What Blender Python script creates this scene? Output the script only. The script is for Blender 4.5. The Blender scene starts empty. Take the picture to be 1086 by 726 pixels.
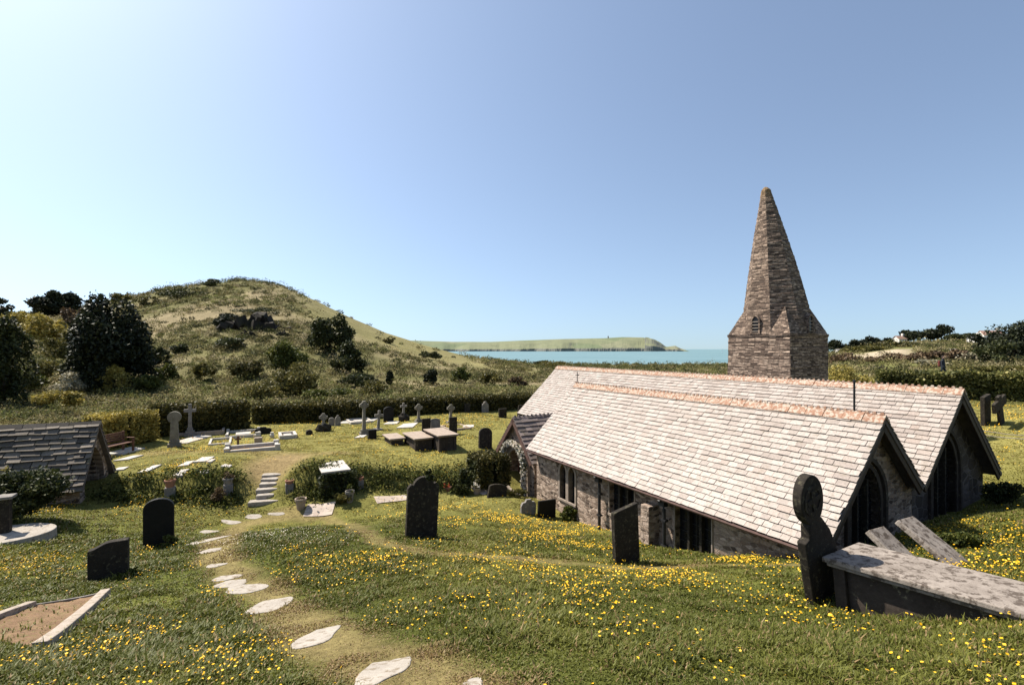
import bpy, bmesh, math, random
import numpy as np
from mathutils import Vector, Matrix

R = math.radians
SC = bpy.context.scene
COL = SC.collection

# ------------------------------------------------------------------ camera, sky, sun, exposure
HY = 370.0            # eye level in photograph rows (photo is 1086 x 726)
F = 500.0             # focal length in photograph pixels
cam_d = bpy.data.cameras.new('camera')
cam = bpy.data.objects.new('camera', cam_d)
COL.objects.link(cam)
cam.location = (0, 0, 0)
cam.rotation_euler = (R(90), 0, 0)
cam_d.sensor_width = 36.0
cam_d.lens = 36.0 * F / 1086.0
cam_d.shift_y = (HY - 363.0) / 1086.0
cam_d.clip_start = 0.05
cam_d.clip_end = 60000.0
SC.camera = cam

SUN_AZ = -66.0        # degrees from the view direction, negative = to the left
SUN_EL = 54.0
world = bpy.data.worlds.new('World')
SC.world = world
world.use_nodes = True
wn = world.node_tree
for n in list(wn.nodes):
    wn.nodes.remove(n)
wo = wn.nodes.new('ShaderNodeOutputWorld')
wb = wn.nodes.new('ShaderNodeBackground')
sk = wn.nodes.new('ShaderNodeTexSky')
sk.sky_type = 'NISHITA'
sk.sun_disc = False
sk.sun_elevation = R(SUN_EL)
sk.sun_rotation = R(SUN_AZ)
sk.altitude = 20
sk.air_density = 1.0
sk.dust_density = 1.5
sk.ozone_density = 3.0
wb.inputs['Strength'].default_value = 0.093
hs = wn.nodes.new('ShaderNodeMix')       # film tint of the whole sky
hs.data_type = 'RGBA'
hs.blend_type = 'MULTIPLY'
hs.inputs[0].default_value = 1.0
hs.inputs[7].default_value = (.90, .985, 1.035, 1)
hv = wn.nodes.new('ShaderNodeHueSaturation')
hv.inputs['Saturation'].default_value = .77
wn.links.new(sk.outputs['Color'], hv.inputs['Color'])
wn.links.new(hv.outputs['Color'], hs.inputs[6])
wt = wn.nodes.new('ShaderNodeTexCoord')      # the clear air begins a little above the sea horizon
wa = wn.nodes.new('ShaderNodeVectorMath')
wa.operation = 'ADD'
wa.inputs[1].default_value = (0, 0, .07)
wn.links.new(wt.outputs['Generated'], wa.inputs[0])
wn.links.new(wa.outputs[0], sk.inputs['Vector'])
wn.links.new(hs.outputs[2], wb.inputs['Color'])
wn.links.new(wb.outputs['Background'], wo.inputs['Surface'])

sun_d = bpy.data.lights.new('sun', 'SUN')
sun_d.energy = 5.0
sun_d.angle = R(0.53)
sun_d.color = (1.0, 0.92, 0.80)
sun = bpy.data.objects.new('sun', sun_d)
COL.objects.link(sun)
sv = Vector((math.sin(R(SUN_AZ)) * math.cos(R(SUN_EL)), math.cos(R(SUN_AZ)) * math.cos(R(SUN_EL)), math.sin(R(SUN_EL))))
sun.rotation_euler = sv.to_track_quat('Z', 'Y').to_euler()
sun.location = (-40, 30, 60)

SC.view_settings.view_transform = 'Standard'
SC.view_settings.look = 'None'
SC.view_settings.gamma = 1.0
SC.view_settings.exposure = 0.92
SC.view_settings.use_curve_mapping = False
SC.render.engine = 'CYCLES'
SC.cycles.max_bounces = 5
SC.cycles.diffuse_bounces = 3
SC.cycles.transparent_max_bounces = 8
SC.cycles.use_adaptive_sampling = True

# ------------------------------------------------------------------ noise and terrain
rs = np.random.RandomState(7)
LAT = rs.rand(256, 256)


def vnoise(x, y, s=1.0, seed=0):
    x = np.asarray(x, float) / s + 37.13 * (seed + 1)
    y = np.asarray(y, float) / s + 91.7 * (seed + 1)
    xi = np.floor(x).astype(int)
    yi = np.floor(y).astype(int)
    fx = x - xi
    fy = y - yi
    fx = fx * fx * (3 - 2 * fx)
    fy = fy * fy * (3 - 2 * fy)
    a = LAT[xi % 256, yi % 256]
    b = LAT[(xi + 1) % 256, yi % 256]
    c = LAT[xi % 256, (yi + 1) % 256]
    d = LAT[(xi + 1) % 256, (yi + 1) % 256]
    return (a * (1 - fx) + b * fx) * (1 - fy) + (c * (1 - fx) + d * fx) * fy


def fbm(x, y, s, seed=0, octv=4):
    t = 0
    amp = 0.5
    for k in range(octv):
        t = t + amp * vnoise(x, y, s / 2 ** k, seed + k * 3)
        amp *= 0.5
    return t / (1 - 0.5 ** octv)


def sstep(a, b, x):
    t = np.clip((np.asarray(x, float) - a) / (b - a), 0, 1)
    return t * t * (3 - 2 * t)


def P(px, py, Y):
    return Vector(((px - 543.0) / F * Y, Y, -(py - HY) / F * Y))


TH = math.atan2(.4897, .8719)
OX, OY = 6.148, 9.26


def CH(w, t):
    return OX + .8719 * w - .4897 * t, OY + .4897 * w + .8719 * t


ctrl_px = [
    (543, 729, 3), (543, 646, 5), (543, 613, 7), (520, 589, 9), (447, 572, 11), (300, 560, 13), (345, 543, 16), (280, 536, 16.2),
    (200, 542, 15.5), (130, 538, 15.5), (60, 552, 13), (0, 575, 11), (168, 581, 11), (115, 613, 8.5), (40, 690, 5), (0, 726, 4),
    (250, 660, 6), (400, 690, 4), (665, 597, 10), (728, 588, 12), (800, 594, 10.2), (851, 593, 9.4), (875, 632, 6.4),
    (1086, 657, 4.55), (1000, 658, 5.2), (905, 652, 6.0), (800, 726, 3.2), (1086, 726, 3.2), (700, 640, 5.6), (1086, 540, 11), (1075, 470, 19), (1060, 448, 21),
    (1080, 425, 30), (563, 529, 18.5), (610, 549, 17), (660, 568, 14.5), (585, 549, 17), (527, 527, 18), (545, 522, 20.3),
    (490, 522, 19), (425, 530, 17), (120, 506, 17.2), (200, 498, 17.3), (245, 498, 17.5), (330, 500, 17.3), (288, 503, 17.8),
    (450, 490, 20), (440, 524, 17.5), (395, 524, 16.9), (355, 533, 16.3), (150, 475, 22), (300, 475, 22), (450, 478, 22),
    (515, 476, 22.5), (500, 500, 20), (250, 450, 29), (100, 470, 22), (400, 445, 31), (500, 436, 35), (540, 442, 32),
    (350, 430, 40), (150, 440, 36), (0, 450, 30), (0, 482, 20), (50, 522, 16), (400, 556, 13.5), (480, 550, 14.5), (560, 562, 14),
    (620, 582, 12), (600, 610, 8), (350, 605, 8), (200, 600, 9),
]
ctrl = [tuple(P(*c)) for c in ctrl_px]
for (x, y, z) in [(0, 0, -1.72), (5, 0, -1.6), (-5, 0, -2.0), (0, -7, -0.5), (-9, -3, -1.9), (9, -3, -0.9), (8.7, 9.8, -4.1),
                  (12.2, 11.75, -4.1), (7.75, 7.5, -3.35), (16.3, 15, -4.3), (5.83, 15.96, -5.9), (13.4, 16.8, -4.8), (7.5, 27.2, -5.0),
                  (0, 33, -4.8), (25, 45, -3.2), (42, 38, -3.0), (10, 50, -4.4), (-20, 55, -5.0), (-45, 45, -4.8), (-38, 22, -4.4),
                  (-25, 10, -4.2), (25, 15, -3.2), (22, 5, -1.6)]:
    ctrl.append((x, y, z))
CT = np.array(ctrl)


def _tps(r2):
    return np.where(r2 > 1e-9, 0.5 * r2 * np.log(np.maximum(r2, 1e-9)), 0)


_n = len(CT)
_A = np.zeros((_n + 3, _n + 3))
_d2 = (CT[:, None, 0] - CT[None, :, 0]) ** 2 + (CT[:, None, 1] - CT[None, :, 1]) ** 2
_A[:_n, :_n] = _tps(_d2) + np.eye(_n) * 0.06
_A[:_n, _n] = 1
_A[:_n, _n + 1:] = CT[:, :2]
_A[_n, :_n] = 1
_A[_n + 1:, :_n] = CT[:, :2].T
_b = np.zeros(_n + 3)
_b[:_n] = CT[:, 2]
_W = np.linalg.solve(_A, _b)


def near_z(X, Y):
    X = np.asarray(X, float)
    Y = np.asarray(Y, float)
    out = _W[_n] + _W[_n + 1] * X + _W[_n + 2] * Y
    for i in range(_n):
        out = out + _W[i] * _tps((X - CT[i, 0]) ** 2 + (Y - CT[i, 1]) ** 2)
    return out


SIL_X = [-700, -300, 0, 50, 100, 140, 180, 220, 265, 300, 330, 370, 410, 450, 500, 560, 600, 770, 850, 900, 950, 1020, 1086, 1250, 1700]
SIL_Y = [362, 350, 338, 332, 324, 315, 306, 300.5, 298, 303, 316, 336, 353, 366, 379, 386, 387.5, 387.5, 381, 371, 364, 361, 358, 355, 356]
RID = 230.0


def far_z(X, Y):
    X = np.asarray(X, float)
    Y = np.asarray(Y, float)
    Ys = np.maximum(Y, 8.0)
    b = 543 + F * X / Ys
    b = np.where(Y < 8, 543 + np.sign(X) * 1200, b)
    E = (HY - np.interp(b, SIL_X, SIL_Y)) / F
    H = E * RID
    foot = np.interp(b, [0, 500, 600, 950, 1300], [-5, -5, -4.8, -3.2, -3.0])
    s = np.clip((Y - 48) / (RID - 48), 0, 1)
    g = 0.75 * s + 0.25 * s * s * (3 - 2 * s)
    z = foot + (H - foot) * g
    drop = np.clip((Y - RID - 15), 0, 1e9)
    z = z - drop * 0.085 - 0.0006 * np.clip(drop, 0, 200) ** 2
    amp = 1.3 * sstep(55, 140, Y) * (1 - 0.8 * sstep(290, 380, b))
    z = z + (fbm(X, Y, 26, 5) - 0.5) * 2 * amp + (fbm(X, Y, 7, 9) - .5) * .5 * amp
    return np.maximum(z, -32.0)


BKX = [-14, -11.3, -9.95, -8.2, -6.6, -3.8, -2.2]
BKY = [16.6, 16.65, 16.8, 17.0, 17.25, 18.2, 19.3]


def ground_z(X, Y):
    X = np.asarray(X, float)
    Y = np.asarray(Y, float)
    # the bank beside the flagged path is cut steep
    yb = np.interp(X, BKX, BKY)
    kb = sstep(-15.5, -14.2, X) * (1 - sstep(-3.4, -2.2, X)) * sstep(.4, .85, np.abs(X + 8.55 + (Y - 16.2) * .37))
    d = (Y - yb) / 1.1
    dw = np.where(np.abs(d) < 1, np.sign(d) * np.abs(d) ** .28, d)
    Y0 = Y
    Y = Y + kb * (dw - d) * 1.1
    r = np.sqrt(X * X + Y0 * Y0)
    k = sstep(36, 58, r)
    a = near_z(np.clip(X, -60, 60), np.clip(Y, -20, 60))
    a = a + (fbm(X, Y, 2.2, 3) - .5) * 0.10 + (fbm(X, Y, .6, 4, 2) - .5) * .03
    return a * (1 - k) + far_z(X, Y) * k


def gz(x, y):
    return float(ground_z(np.array([x]), np.array([y]))[0])


_RY = np.exp(np.linspace(math.log(2.0), math.log(420), 900))


def G(px, py, default=None):
    X = (px - 543.0) / F * _RY
    z = -(py - HY) / F * _RY
    g = ground_z(X, _RY)
    i = np.nonzero(z <= g)[0]
    if len(i) == 0:
        Y = default or 200.0
        return Vector((X[0] / _RY[0] * Y, Y, gz(X[0] / _RY[0] * Y, Y)))
    i = i[0]
    if i == 0:
        Y = _RY[0]
    else:
        a = (z[i - 1] - g[i - 1])
        b = (z[i] - g[i])
        Y = _RY[i - 1] + (_RY[i] - _RY[i - 1]) * a / (a - b + 1e-9)
    x = (px - 543.0) / F * Y
    return Vector((x, Y, gz(x, Y)))


# ------------------------------------------------------------------ mesh helpers
class MB:
    def __init__(s):
        s.v = []
        s.f = []

    def add(s, vs, fs):
        o = len(s.v)
        s.v += [tuple(p) for p in vs]
        s.f += [tuple(i + o for i in f) for f in fs]

    def box(s, c, d, rz=0, m=None):
        hx, hy, hz = d[0] / 2, d[1] / 2, d[2] / 2
        vs = [Vector((x, y, z)) for z in (-hz, hz) for (x, y) in ((-hx, -hy), (hx, -hy), (hx, hy), (-hx, hy))]
        M = m if m is not None else Matrix.Rotation(rz, 4, 'Z')
        vs = [(M @ p) + Vector(c) for p in vs]
        s.add(vs, [(0, 3, 2, 1), (4, 5, 6, 7), (0, 1, 5, 4), (1, 2, 6, 5), (2, 3, 7, 6), (3, 0, 4, 7)])

    def prism(s, prof, fn, d0, d1):
        """profile (a,b) counter-clockwise seen from -depth, placed by fn(a,b,depth)"""
        n = len(prof)
        vs = [fn(a, b, d0) for a, b in prof] + [fn(a, b, d1) for a, b in prof]
        fs = [tuple(range(n)), tuple(range(2 * n - 1, n - 1, -1))]
        for i in range(n):
            j = (i + 1) % n
            fs.append((i, i + n, j + n, j))
        s.add(vs, fs)

    def tube(s, pts, r, n=8, cap=True):
        pts = [Vector(p) for p in pts]
        rr = r if isinstance(r, (list, tuple)) else [r] * len(pts)
        vs = []
        for i, p in enumerate(pts):
            d = (pts[min(i + 1, len(pts) - 1)] - pts[max(i - 1, 0)]).normalized()
            a = d.orthogonal().normalized() if abs(d.z) < .95 else Vector((1, 0, 0))
            a = (a - d * a.dot(d)).normalized()
            b = d.cross(a)
            for k in range(n):
                t = 2 * math.pi * k / n
                vs.append(p + (a * math.cos(t) + b * math.sin(t)) * rr[i])
        fs = []
        for i in range(len(pts) - 1):
            for k in range(n):
                k2 = (k + 1) % n
                fs.append((i * n + k, i * n + k2, (i + 1) * n + k2, (i + 1) * n + k))
        if cap:
            fs.append(tuple(range(n - 1, -1, -1)))
            fs.append(tuple((len(pts) - 1) * n + k for k in range(n)))
        s.add(vs, fs)

    def lathe(s, prof, c=(0, 0, 0), n=16):
        vs = []
        for r, z in prof:
            for k in range(n):
                t = 2 * math.pi * k / n
                vs.append((c[0] + r * math.cos(t), c[1] + r * math.sin(t), c[2] + z))
        fs = []
        for i in range(len(prof) - 1):
            for k in range(n):
                k2 = (k + 1) % n
                fs.append((i * n + k, i * n + k2, (i + 1) * n + k2, (i + 1) * n + k))
        fs.append(tuple(range(n - 1, -1, -1)))
        fs.append(tuple((len(prof) - 1) * n + k for k in range(n)))
        s.add(vs, fs)

    def blob(s, c, r, seed=0, amp=.2, nu=14, nv=9, zmin=None):
        rn = random.Random(seed)
        ph = [rn.uniform(0, 6.28) for _ in range(8)]
        vs = []
        for j in range(nv + 1):
            th = math.pi * j / nv
            for i in range(nu):
                f = 2 * math.pi * i / nu
                d = Vector((math.sin(th) * math.cos(f), math.sin(th) * math.sin(f), math.cos(th)))
                k = 1 + amp * (math.sin(d.x * 3 + ph[0]) * math.sin(d.y * 4 + ph[1]) + .6 * math.sin(d.z * 7 + ph[2] + d.x * 5) + .5 * math.sin(d.y * 9 + ph[3] + d.x * 6))
                p = Vector((c[0] + d.x * r[0] * k, c[1] + d.y * r[1] * k, c[2] + d.z * r[2] * k))
                if zmin is not None:
                    p.z = max(p.z, zmin)
                vs.append(p)
        fs = []
        for j in range(nv):
            for i in range(nu):
                i2 = (i + 1) % nu
                fs.append((j * nu + i, (j + 1) * nu + i, (j + 1) * nu + i2, j * nu + i2))
        s.add(vs, fs)

    def build(s, name, mat, parent=None, bevel=0, smooth=False, fix=True):
        me = bpy.data.meshes.new(name)
        me.from_pydata(s.v, [], s.f)
        if fix:
            bm = bmesh.new()
            bm.from_mesh(me)
            bmesh.ops.recalc_face_normals(bm, faces=bm.faces)
            bm.to_mesh(me)
            bm.free()
        boxuv(me)
        if smooth:
            me.polygons.foreach_set('use_smooth', [True] * len(me.polygons))
        me.materials.append(mat)
        return link(name, me, parent, bevel)


def boxuv(me):
    uv = me.uv_layers.new(name='UVMap')
    co = me.vertices
    data = []
    for p in me.polygons:
        n = p.normal
        if abs(n.z) < .93:
            t = Vector((-n.y, n.x, 0)).normalized()
            w = n.cross(t)
        else:
            t = Vector((1, 0, 0))
            w = Vector((0, 1, 0))
        for li in p.loop_indices:
            c = co[me.loops[li].vertex_index].co
            data += [c.dot(t), c.dot(w)]
    uv.data.foreach_set('uv', data)


def link(name, me, parent=None, bevel=0):
    o = bpy.data.objects.new(name, me)
    COL.objects.link(o)
    if parent is not None:
        o.parent = parent
    if bevel:
        m = o.modifiers.new('edge', 'BEVEL')
        m.width = bevel
        m.segments = 2
        m.limit_method = 'ANGLE'
        m.angle_limit = R(35)
    return o


def tag(o, label=None, cat=None, group=None, kind=None):
    if label:
        o['label'] = label
    if cat:
        o['category'] = cat
    if group:
        o['group'] = group
    if kind:
        o['kind'] = kind
    return o


def root(name, label, cat, loc, rz=0.0, group=None, tilt=(0, 0)):
    o = bpy.data.objects.new(name, None)
    o.empty_display_size = .3
    COL.objects.link(o)
    o.location = loc
    o.rotation_euler = (tilt[0], tilt[1], rz)
    return tag(o, label, cat, group)


def place(o, loc, rz=0.0, tilt=(0, 0)):
    o.location = loc
    o.rotation_euler = (tilt[0], tilt[1], rz)
    return o


def np_mesh(name, V, nper, mat, parent=None, cols=None, tris=None):
    """V: (N*nper,3) polygons of nper vertices each"""
    me = bpy.data.meshes.new(name)
    nv = len(V)
    nf = nv // nper
    me.vertices.add(nv)
    me.vertices.foreach_set('co', np.ascontiguousarray(V, dtype=np.float32).ravel())
    me.loops.add(nv)
    me.loops.foreach_set('vertex_index', np.arange(nv, dtype=np.int32))
    me.polygons.add(nf)
    me.polygons.foreach_set('loop_start', np.arange(0, nv, nper, dtype=np.int32))
    me.polygons.foreach_set('loop_total', np.full(nf, nper, dtype=np.int32))
    if cols is not None:
        at = me.attributes.new('col', 'FLOAT_COLOR', 'POINT')
        c4 = np.ones((nv, 4), np.float32)
        c4[:, :3] = cols
        at.data.foreach_set('color', c4.ravel())
    me.update(calc_edges=True)
    me.validate()
    me.materials.append(mat)
    return link(name, me, parent)


def leaf_quads(pts, size, rng, up=0.35, nrm=None, aspect=.6):
    """diamond leaves at pts with random directions; returns (N*4,3)"""
    n = len(pts)
    d = rng.normal(size=(n, 3))
    if nrm is not None:
        d = d * .75 + nrm
    d /= np.linalg.norm(d, axis=1)[:, None] + 1e-9
    a = rng.normal(size=(n, 3))
    a[:, 2] += up
    a -= d * np.sum(a * d, axis=1)[:, None]
    a /= np.linalg.norm(a, axis=1)[:, None] + 1e-9
    b = np.cross(d, a)
    s = (size if np.ndim(size) else np.full(n, size)) * rng.uniform(.6, 1.35, n)
    s = s[:, None]
    V = np.empty((n, 4, 3))
    V[:, 0] = pts - a * s * .5
    V[:, 1] = pts + b * s * aspect * .5
    V[:, 2] = pts + a * s * .6
    V[:, 3] = pts - b * s * aspect * .5
    return V.reshape(-1, 3)


def crown_pts(n, r, rng, clumps=16, cl=.42, top=0.0, cone=0.0, flat=-.9):
    """points of a lumpy crown of radii r around the origin"""
    u = rng.normal(size=(clumps, 3))
    u /= np.linalg.norm(u, axis=1)[:, None]
    u *= rng.uniform(.35, .92, clumps)[:, None]
    rad = cl * rng.uniform(.45, 1.15, clumps)
    k = rng.choice(clumps, n, p=(rad ** 2) / np.sum(rad ** 2))
    d = rng.normal(size=(n, 3))
    d /= np.linalg.norm(d, axis=1)[:, None]
    q = u[k] + d * (rad[k] * np.where(rng.uniform(size=n) < .1, rng.uniform(1.0, 1.35, n), rng.uniform(.6, 1.06, n)))[:, None]
    q[:, 2] = np.maximum(q[:, 2], flat - rng.uniform(0, .1, n))
    if cone:
        h = np.clip((q[:, 2] + 1) / 2, 0, 1)
        f = 1 - cone * h
        q[:, 0] *= f
        q[:, 1] *= f
    nr = d.copy()
    return q * np.array(r), nr


# ------------------------------------------------------------------ materials
def new_mat(name):
    m = bpy.data.materials.new(name)
    m.use_nodes = True
    nt = m.node_tree
    b = nt.nodes['Principled BSDF']
    b.inputs['Roughness'].default_value = .8
    b.inputs['Specular IOR Level'].default_value = .25
    return m, nt, b


def nd(nt, typ, props=None, **ins):
    n = nt.nodes.new('ShaderNode' + typ)
    for k, v in (props or {}).items():
        setattr(n, k, v)
    for k, v in ins.items():
        s = n.inputs[k.replace('_', ' ')]
        if isinstance(v, bpy.types.NodeSocket):
            nt.links.new(v, s)
        else:
            s.default_value = v
    return n


def rgba(c):
    return (c[0], c[1], c[2], 1)


def ramp(nt, fac, stops):
    n = nt.nodes.new('ShaderNodeValToRGB')
    cr = n.color_ramp
    while len(cr.elements) < len(stops):
        cr.elements.new(.5)
    for e, (p, c) in zip(cr.elements, stops):
        e.position = p
        e.color = rgba(c)
    nt.links.new(fac, n.inputs[0])
    return n.outputs[0]


def mix(nt, fac, a, b, mode='MIX'):
    n = nt.nodes.new('ShaderNodeMix')
    n.data_type = 'RGBA'
    n.blend_type = mode
    for i, v in ((0, fac), (6, a), (7, b)):
        s = n.inputs[i]
        if isinstance(v, bpy.types.NodeSocket):
            nt.links.new(v, s)
        elif i == 0:
            s.default_value = v
        else:
            s.default_value = rgba(v)
    return n.outputs[2]


def bump(nt, b, h, strength=.4, dist=.02):
    n = nd(nt, 'Bump', Height=h, Strength=strength, Distance=dist)
    nt.links.new(n.outputs[0], b.inputs['Normal'])


def stone_mat(name, dark, light, lichen=None, scale=4.0, rough=.85, lich_amt=.62, bstr=.35):
    m, nt, b = new_mat(name)
    tc = nd(nt, 'TexCoord')
    oi = nd(nt, 'ObjectInfo')
    ad = nd(nt, 'VectorMath', {'operation': 'ADD'})
    nt.links.new(tc.outputs['Object'], ad.inputs[0])
    sc_ = nd(nt, 'VectorMath', {'operation': 'SCALE'})
    nt.links.new(oi.outputs['Location'], sc_.inputs[0])
    sc_.inputs['Scale'].default_value = 3.7
    nt.links.new(sc_.outputs[0], ad.inputs[1])
    v = ad.outputs[0]
    n1 = nd(nt, 'TexNoise', Vector=v, Scale=scale, Detail=8.0, Roughness=.65)
    n2 = nd(nt, 'TexNoise', Vector=v, Scale=scale * 7, Detail=5.0, Roughness=.7)
    c = ramp(nt, n1.outputs['Fac'], [(.32, dark), (.68, light)])
    c = mix(nt, .35, c, ramp(nt, n2.outputs['Fac'], [(.35, dark), (.65, light)]))
    if lichen:
        n3 = nd(nt, 'TexNoise', Vector=v, Scale=scale * 2.3, Detail=6.0, Roughness=.7)
        f = ramp(nt, n3.outputs['Fac'], [(lich_amt - .03, (0, 0, 0)), (lich_amt + .05, (1, 1, 1))])
        c = mix(nt, f, c, lichen)
    nt.links.new(c, b.inputs['Base Color'])
    b.inputs['Roughness'].default_value = rough
    b.inputs['Specular IOR Level'].default_value = .12
    bump(nt, b, n2.outputs['Fac'], bstr, .02)
    return m


def plain_mat(name, c, rough=.6, var=.25, scale=8.0, metal=0):
    m, nt, b = new_mat(name)
    tc = nd(nt, 'TexCoord')
    n1 = nd(nt, 'TexNoise', Vector=tc.outputs['Object'], Scale=scale, Detail=5.0)
    d = tuple(x * (1 - var) for x in c)
    l = tuple(min(1, x * (1 + var)) for x in c)
    nt.links.new(ramp(nt, n1.outputs['Fac'], [(.3, d), (.7, l)]), b.inputs['Base Color'])
    b.inputs['Roughness'].default_value = rough
    b.inputs['Metallic'].default_value = metal
    return m


def leaf_mat(name, c1, c2, c3=None, trans=.3, rough=.55):
    m, nt, b = new_mat(name)
    g = nd(nt, 'NewGeometry')
    st = [(0.0, c1), (.6, c2)] + ([(1.0, c3)] if c3 else [])
    c = ramp(nt, g.outputs['Random Per Island'], st)
    tc = nd(nt, 'TexCoord')
    nz = nd(nt, 'TexNoise', Vector=tc.outputs['Object'], Scale=.9, Detail=3.0)
    c = mix(nt, 1.0, c, ramp(nt, nz.outputs['Fac'], [(.3, (.6, .62, .6)), (.7, (1.5, 1.4, 1.3))]), 'MULTIPLY')
    nt.links.new(c, b.inputs['Base Color'])
    b.inputs['Roughness'].default_value = rough
    b.inputs['Specular IOR Level'].default_value = .2
    tr = nd(nt, 'BsdfTranslucent', Color=c)
    mx = nd(nt, 'MixShader', Fac=trans)
    nt.links.new(b.outputs[0], mx.inputs[1])
    nt.links.new(tr.outputs[0], mx.inputs[2])
    nt.links.new(mx.outputs[0], nt.nodes['Material Output'].inputs['Surface'])
    return m


def attr_mat(name, rough=.8, trans=0.0, rnd=.0, noise=None, spec=.15):
    m, nt, b = new_mat(name)
    a = nd(nt, 'Attribute', {'attribute_name': 'col'})
    c = a.outputs['Color']
    if rnd:
        g = nd(nt, 'NewGeometry')
        c = mix(nt, 1.0, c, ramp(nt, g.outputs['Random Per Island'], [(0, (1 - rnd,) * 3), (1, (1 + rnd,) * 3)]), 'MULTIPLY')
    if noise:
        tc = nd(nt, 'TexCoord')
        for sc_, amt in noise:
            n1 = nd(nt, 'TexNoise', Vector=tc.outputs['Object'], Scale=sc_, Detail=6.0, Roughness=.7)
            c = mix(nt, 1.0, c, ramp(nt, n1.outputs['Fac'], [(.25, (1 - amt,) * 3), (.75, (1 + amt,) * 3)]), 'MULTIPLY')
        n2 = nd(nt, 'TexNoise', Vector=tc.outputs['Object'], Scale=9.0, Detail=6.0, Roughness=.75)
        bump(nt, b, n2.outputs['Fac'], .8, .06)
    nt.links.new(c, b.inputs['Base Color'])
    b.inputs['Roughness'].default_value = rough
    b.inputs['Specular IOR Level'].default_value = spec
    if trans:
        tr = nd(nt, 'BsdfTranslucent', Color=c)
        mx = nd(nt, 'MixShader', Fac=trans)
        nt.links.new(b.outputs[0], mx.inputs[1])
        nt.links.new(tr.outputs[0], mx.inputs[2])
        nt.links.new(mx.outputs[0], nt.nodes['Material Output'].inputs['Surface'])
    return m


def rubble_mat(name, su, sv_, stops, mortar, mw=.06, distort=.08):
    m, nt, b = new_mat(name)
    tc = nd(nt, 'TexCoord')
    nz = nd(nt, 'TexNoise', Vector=tc.outputs['UV'], Scale=3.0, Detail=4.0)
    s1 = nd(nt, 'VectorMath', {'operation': 'SCALE'})
    nt.links.new(nz.outputs['Color'], s1.inputs[0])
    s1.inputs['Scale'].default_value = distort
    a = nd(nt, 'VectorMath', {'operation': 'ADD'})
    nt.links.new(tc.outputs['UV'], a.inputs[0])
    nt.links.new(s1.outputs[0], a.inputs[1])
    mp = nd(nt, 'Mapping', Vector=a.outputs[0])
    mp.inputs['Scale'].default_value = (su, sv_, 1)
    vo = nd(nt, 'TexVoronoi', {'feature': 'F1'}, Vector=mp.outputs[0], Scale=1.0, Randomness=.85)
    ve = nd(nt, 'TexVoronoi', {'feature': 'DISTANCE_TO_EDGE'}, Vector=mp.outputs[0], Scale=1.0, Randomness=.85)
    sp = nd(nt, 'SeparateColor', Color=vo.outputs['Color'])
    c = ramp(nt, sp.outputs[0], stops)
    n2 = nd(nt, 'TexNoise', Vector=tc.outputs['UV'], Scale=22.0, Detail=6.0, Roughness=.7)
    c = mix(nt, 1.0, c, ramp(nt, n2.outputs['Fac'], [(.3, (.6,) * 3), (.7, (1.3,) * 3)]), 'MULTIPLY')
    f = ramp(nt, ve.outputs['Distance'], [(mw * .5, (0, 0, 0)), (mw * 1.3, (1, 1, 1))])
    c = mix(nt, f, mortar, c)
    nt.links.new(c, b.inputs['Base Color'])
    b.inputs['Roughness'].default_value = .9
    h = nd(nt, 'Math', {'operation': 'MULTIPLY_ADD'})
    nt.links.new(f, h.inputs[0])
    h.inputs[1].default_value = 1.0
    nt.links.new(n2.outputs['Fac'], h.inputs[2])
    bump(nt, b, h.outputs[0], .8, .03)
    return m


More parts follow.
